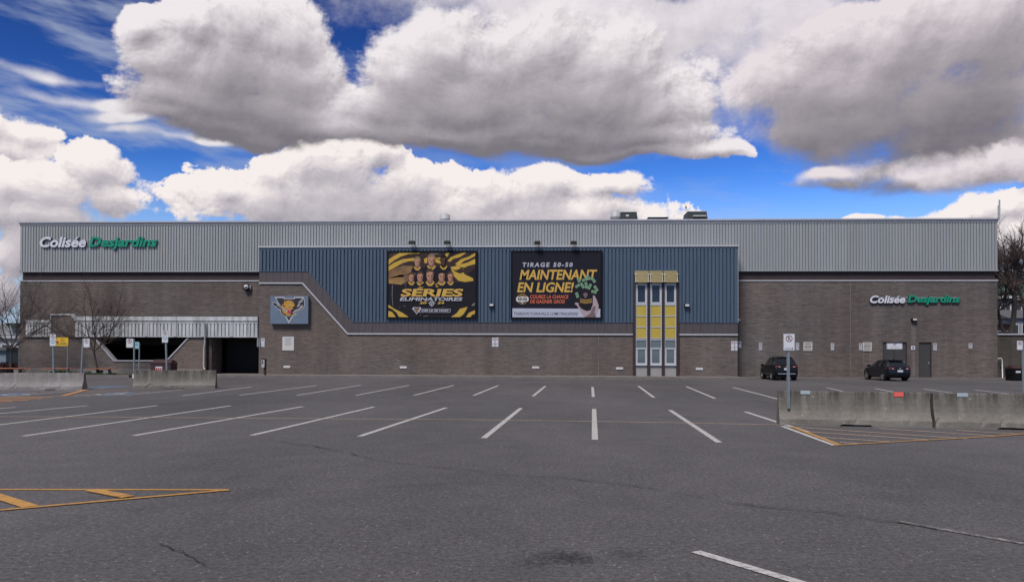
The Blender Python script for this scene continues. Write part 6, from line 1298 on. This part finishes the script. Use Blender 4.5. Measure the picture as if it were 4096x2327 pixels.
q = MB(); q.tube([(xr, Yc + 7 + w, tz2), (xr, Yc + 7 + w, tz2 + 1.6), (xr, Yc + 7 + w, czp(1000) + .2), (xr, Yc + 7 + w, czp(910))], [w * 1.15, w * .95, w * .62, .04], 8); q.build('steeple', M['spire'], ch)
q = MB(); q.tube([(xr, Yc + 7 + w, czp(912)), (xr, Yc + 7 + w, czp(903))], .06, 5); q.box(xr - .3, xr + .3, Yc + 6.95 + w, Yc + 7.05 + w, czp(907) - .06, czp(907) + .06); q.build('cross', M['spire'], ch)
for px in (4010, 4030, 4052, 4074):
    wn = MB(); wn.box(cxp(px) - .5, cxp(px) + .5, Yc - .10, Yc - .01, czp(1270), czp(1215)); wn = wn.build('window', M['offwhite'], ch); MB().box(cxp(px) - .36, cxp(px) + .36, Yc - .13, Yc - .101, czp(1268), czp(1218)).build('pane', M['glass'], wn)
# houses between the wall and the church
def house(label, px0, px1, pye, pyr, Y, wall, roof, wins=2, flat=False):
    a, c = fac(px0, pye, Y), fac(px1, pye, Y); t = thing('house', label, 'house', (a.x, Y, 0), group='houses behind the hall'); zr = fac(px0, pyr, Y).z
    MB().box(a.x, c.x, Y, Y + 8, 0, a.z).build('wall', wall, t); q = MB()
    if flat: q.box(a.x - .3, c.x + .3, Y - .4, Y + 8.3, a.z, zr)
    else: q.idx([(a.x - .3, Y - .4, a.z), (c.x + .3, Y - .4, a.z), (c.x + .3, Y + 8.4, a.z), (a.x - .3, Y + 8.4, a.z), (a.x - .3, Y + 4, zr), (c.x + .3, Y + 4, zr)], [(0, 1, 5, 4), (2, 3, 4, 5), (1, 2, 5), (3, 0, 4), (0, 3, 2, 1)])
    q.build('roof', roof, t)
    for i in range(wins):
        xc = a.x + (c.x - a.x) * (i + .5) / wins; ww = min(.55, (c.x - a.x) / wins * .28); zc = a.z - 1.4
        w = MB(); w.box(xc - ww - .08, xc + ww + .08, Y - .06, Y - .001, zc - .7, zc + .7); w = w.build('window', M['offwhite'], t); MB().box(xc - ww, xc + ww, Y - .08, Y - .061, zc - .62, zc + .62).build('pane', M['glass'], w)
    return t
hb = mat('house_brick_red', (.12, .060, .052), .85, 0, .25, 1); hg = mat('house_grey', (.22, .24, .29), .8, 0, .12, 1); hr = mat('house_roof', (.10, .10, .11), .85, 0, .2, 1); hw_ = mat('house_white', (.34, .35, .38), .8, 0, .1, 1)
house('grey brick house with dark roof seen behind the bare trees at the right edge', 4040, 4200, 1272, 1232, 95, hg, hr, 4)
house('small reddish house close behind the low wall at the right end', 3985, 4040, 1296, 1268, 88, hb, hr, 2)
house('pale flat roofed building behind the bare tree at the left edge', -260, 86, 1352, 1344, 92, hw_, mat('pale_fascia', (.40, .41, .44), .6), 3, True)
hbl = mat('house_blue_grey', (.16, .21, .27), .8, 0, .12, 1)
house('blue grey low shed in front of the pale building at the left edge', -160, 24, 1400, 1388, 84, hbl, hr, 1, True)
sn = thing('long_shed', 'long pale siding building filling the gap left of the hall', 'building', (fac(0, 1400, 110).x, 110, 0)); a, c = fac(-300, 1300, 110), fac(100, 1300, 110)
for k in range(7): MB().box(a.x, c.x, 110 - .05 * (k % 2), 112, fac(40, 1347 - 7.6 * k, 110).z, fac(40, 1347 - 7.6 * (k + 1), 110).z - .02).build('siding', hw_, sn)
MB().box(a.x, c.x, 110.3, 120, 0, fac(40, 1347, 110).z).build('wall', hg, sn); MB().box(fac(24, 1300, 109).x, fac(68, 1300, 109).x, 109, 109.9, fac(40, 1303, 109).z, fac(40, 1291, 109).z).build('roof_unit', M['hood'], sn)
def hedge(label, px0, px1, py0, Y):
    q = MB(); r = random.Random(9); a, c = fac(px0, 1480, Y).x, fac(px1, 1480, Y).x; h = fac(px0, py0, Y).z
    for i in range(5200):
        x = r.uniform(a, c); y = Y + r.random() * 1.2; z = r.random() ** .8 * (h + .12 * mnoise.noise(Vector((x * 1.5, 0, 0)))); s = r.uniform(.03, .07); n = Vector((r.gauss(0, 1), r.gauss(0, 1), r.gauss(0, 1))).normalized(); u = n.orthogonal().normalized() * s; v = n.cross(u).normalized() * s * .7; p = Vector((x, y, z)); q.face([p - u, p - v, p + u, p + v])
    o = q.build('hedge', mat('hedge_leaf', (.038, .014, .020), .8, 0, .4, 6)); tag(o, label, 'hedge'); return o
hedge('dark reddish leafless hedge at the left edge behind the bare tree', -60, 86, 1452, 56.6)
M['grass'] = mat('far_grass', (.060, .075, .035), .95, 0, .25, .8)
setting(MB().face([(-450, 80, .02), (XL - 2, 80, .02), (XL - 2, 400, .02), (-450, 400, .02)]).build('grass_verge', M['grass']))
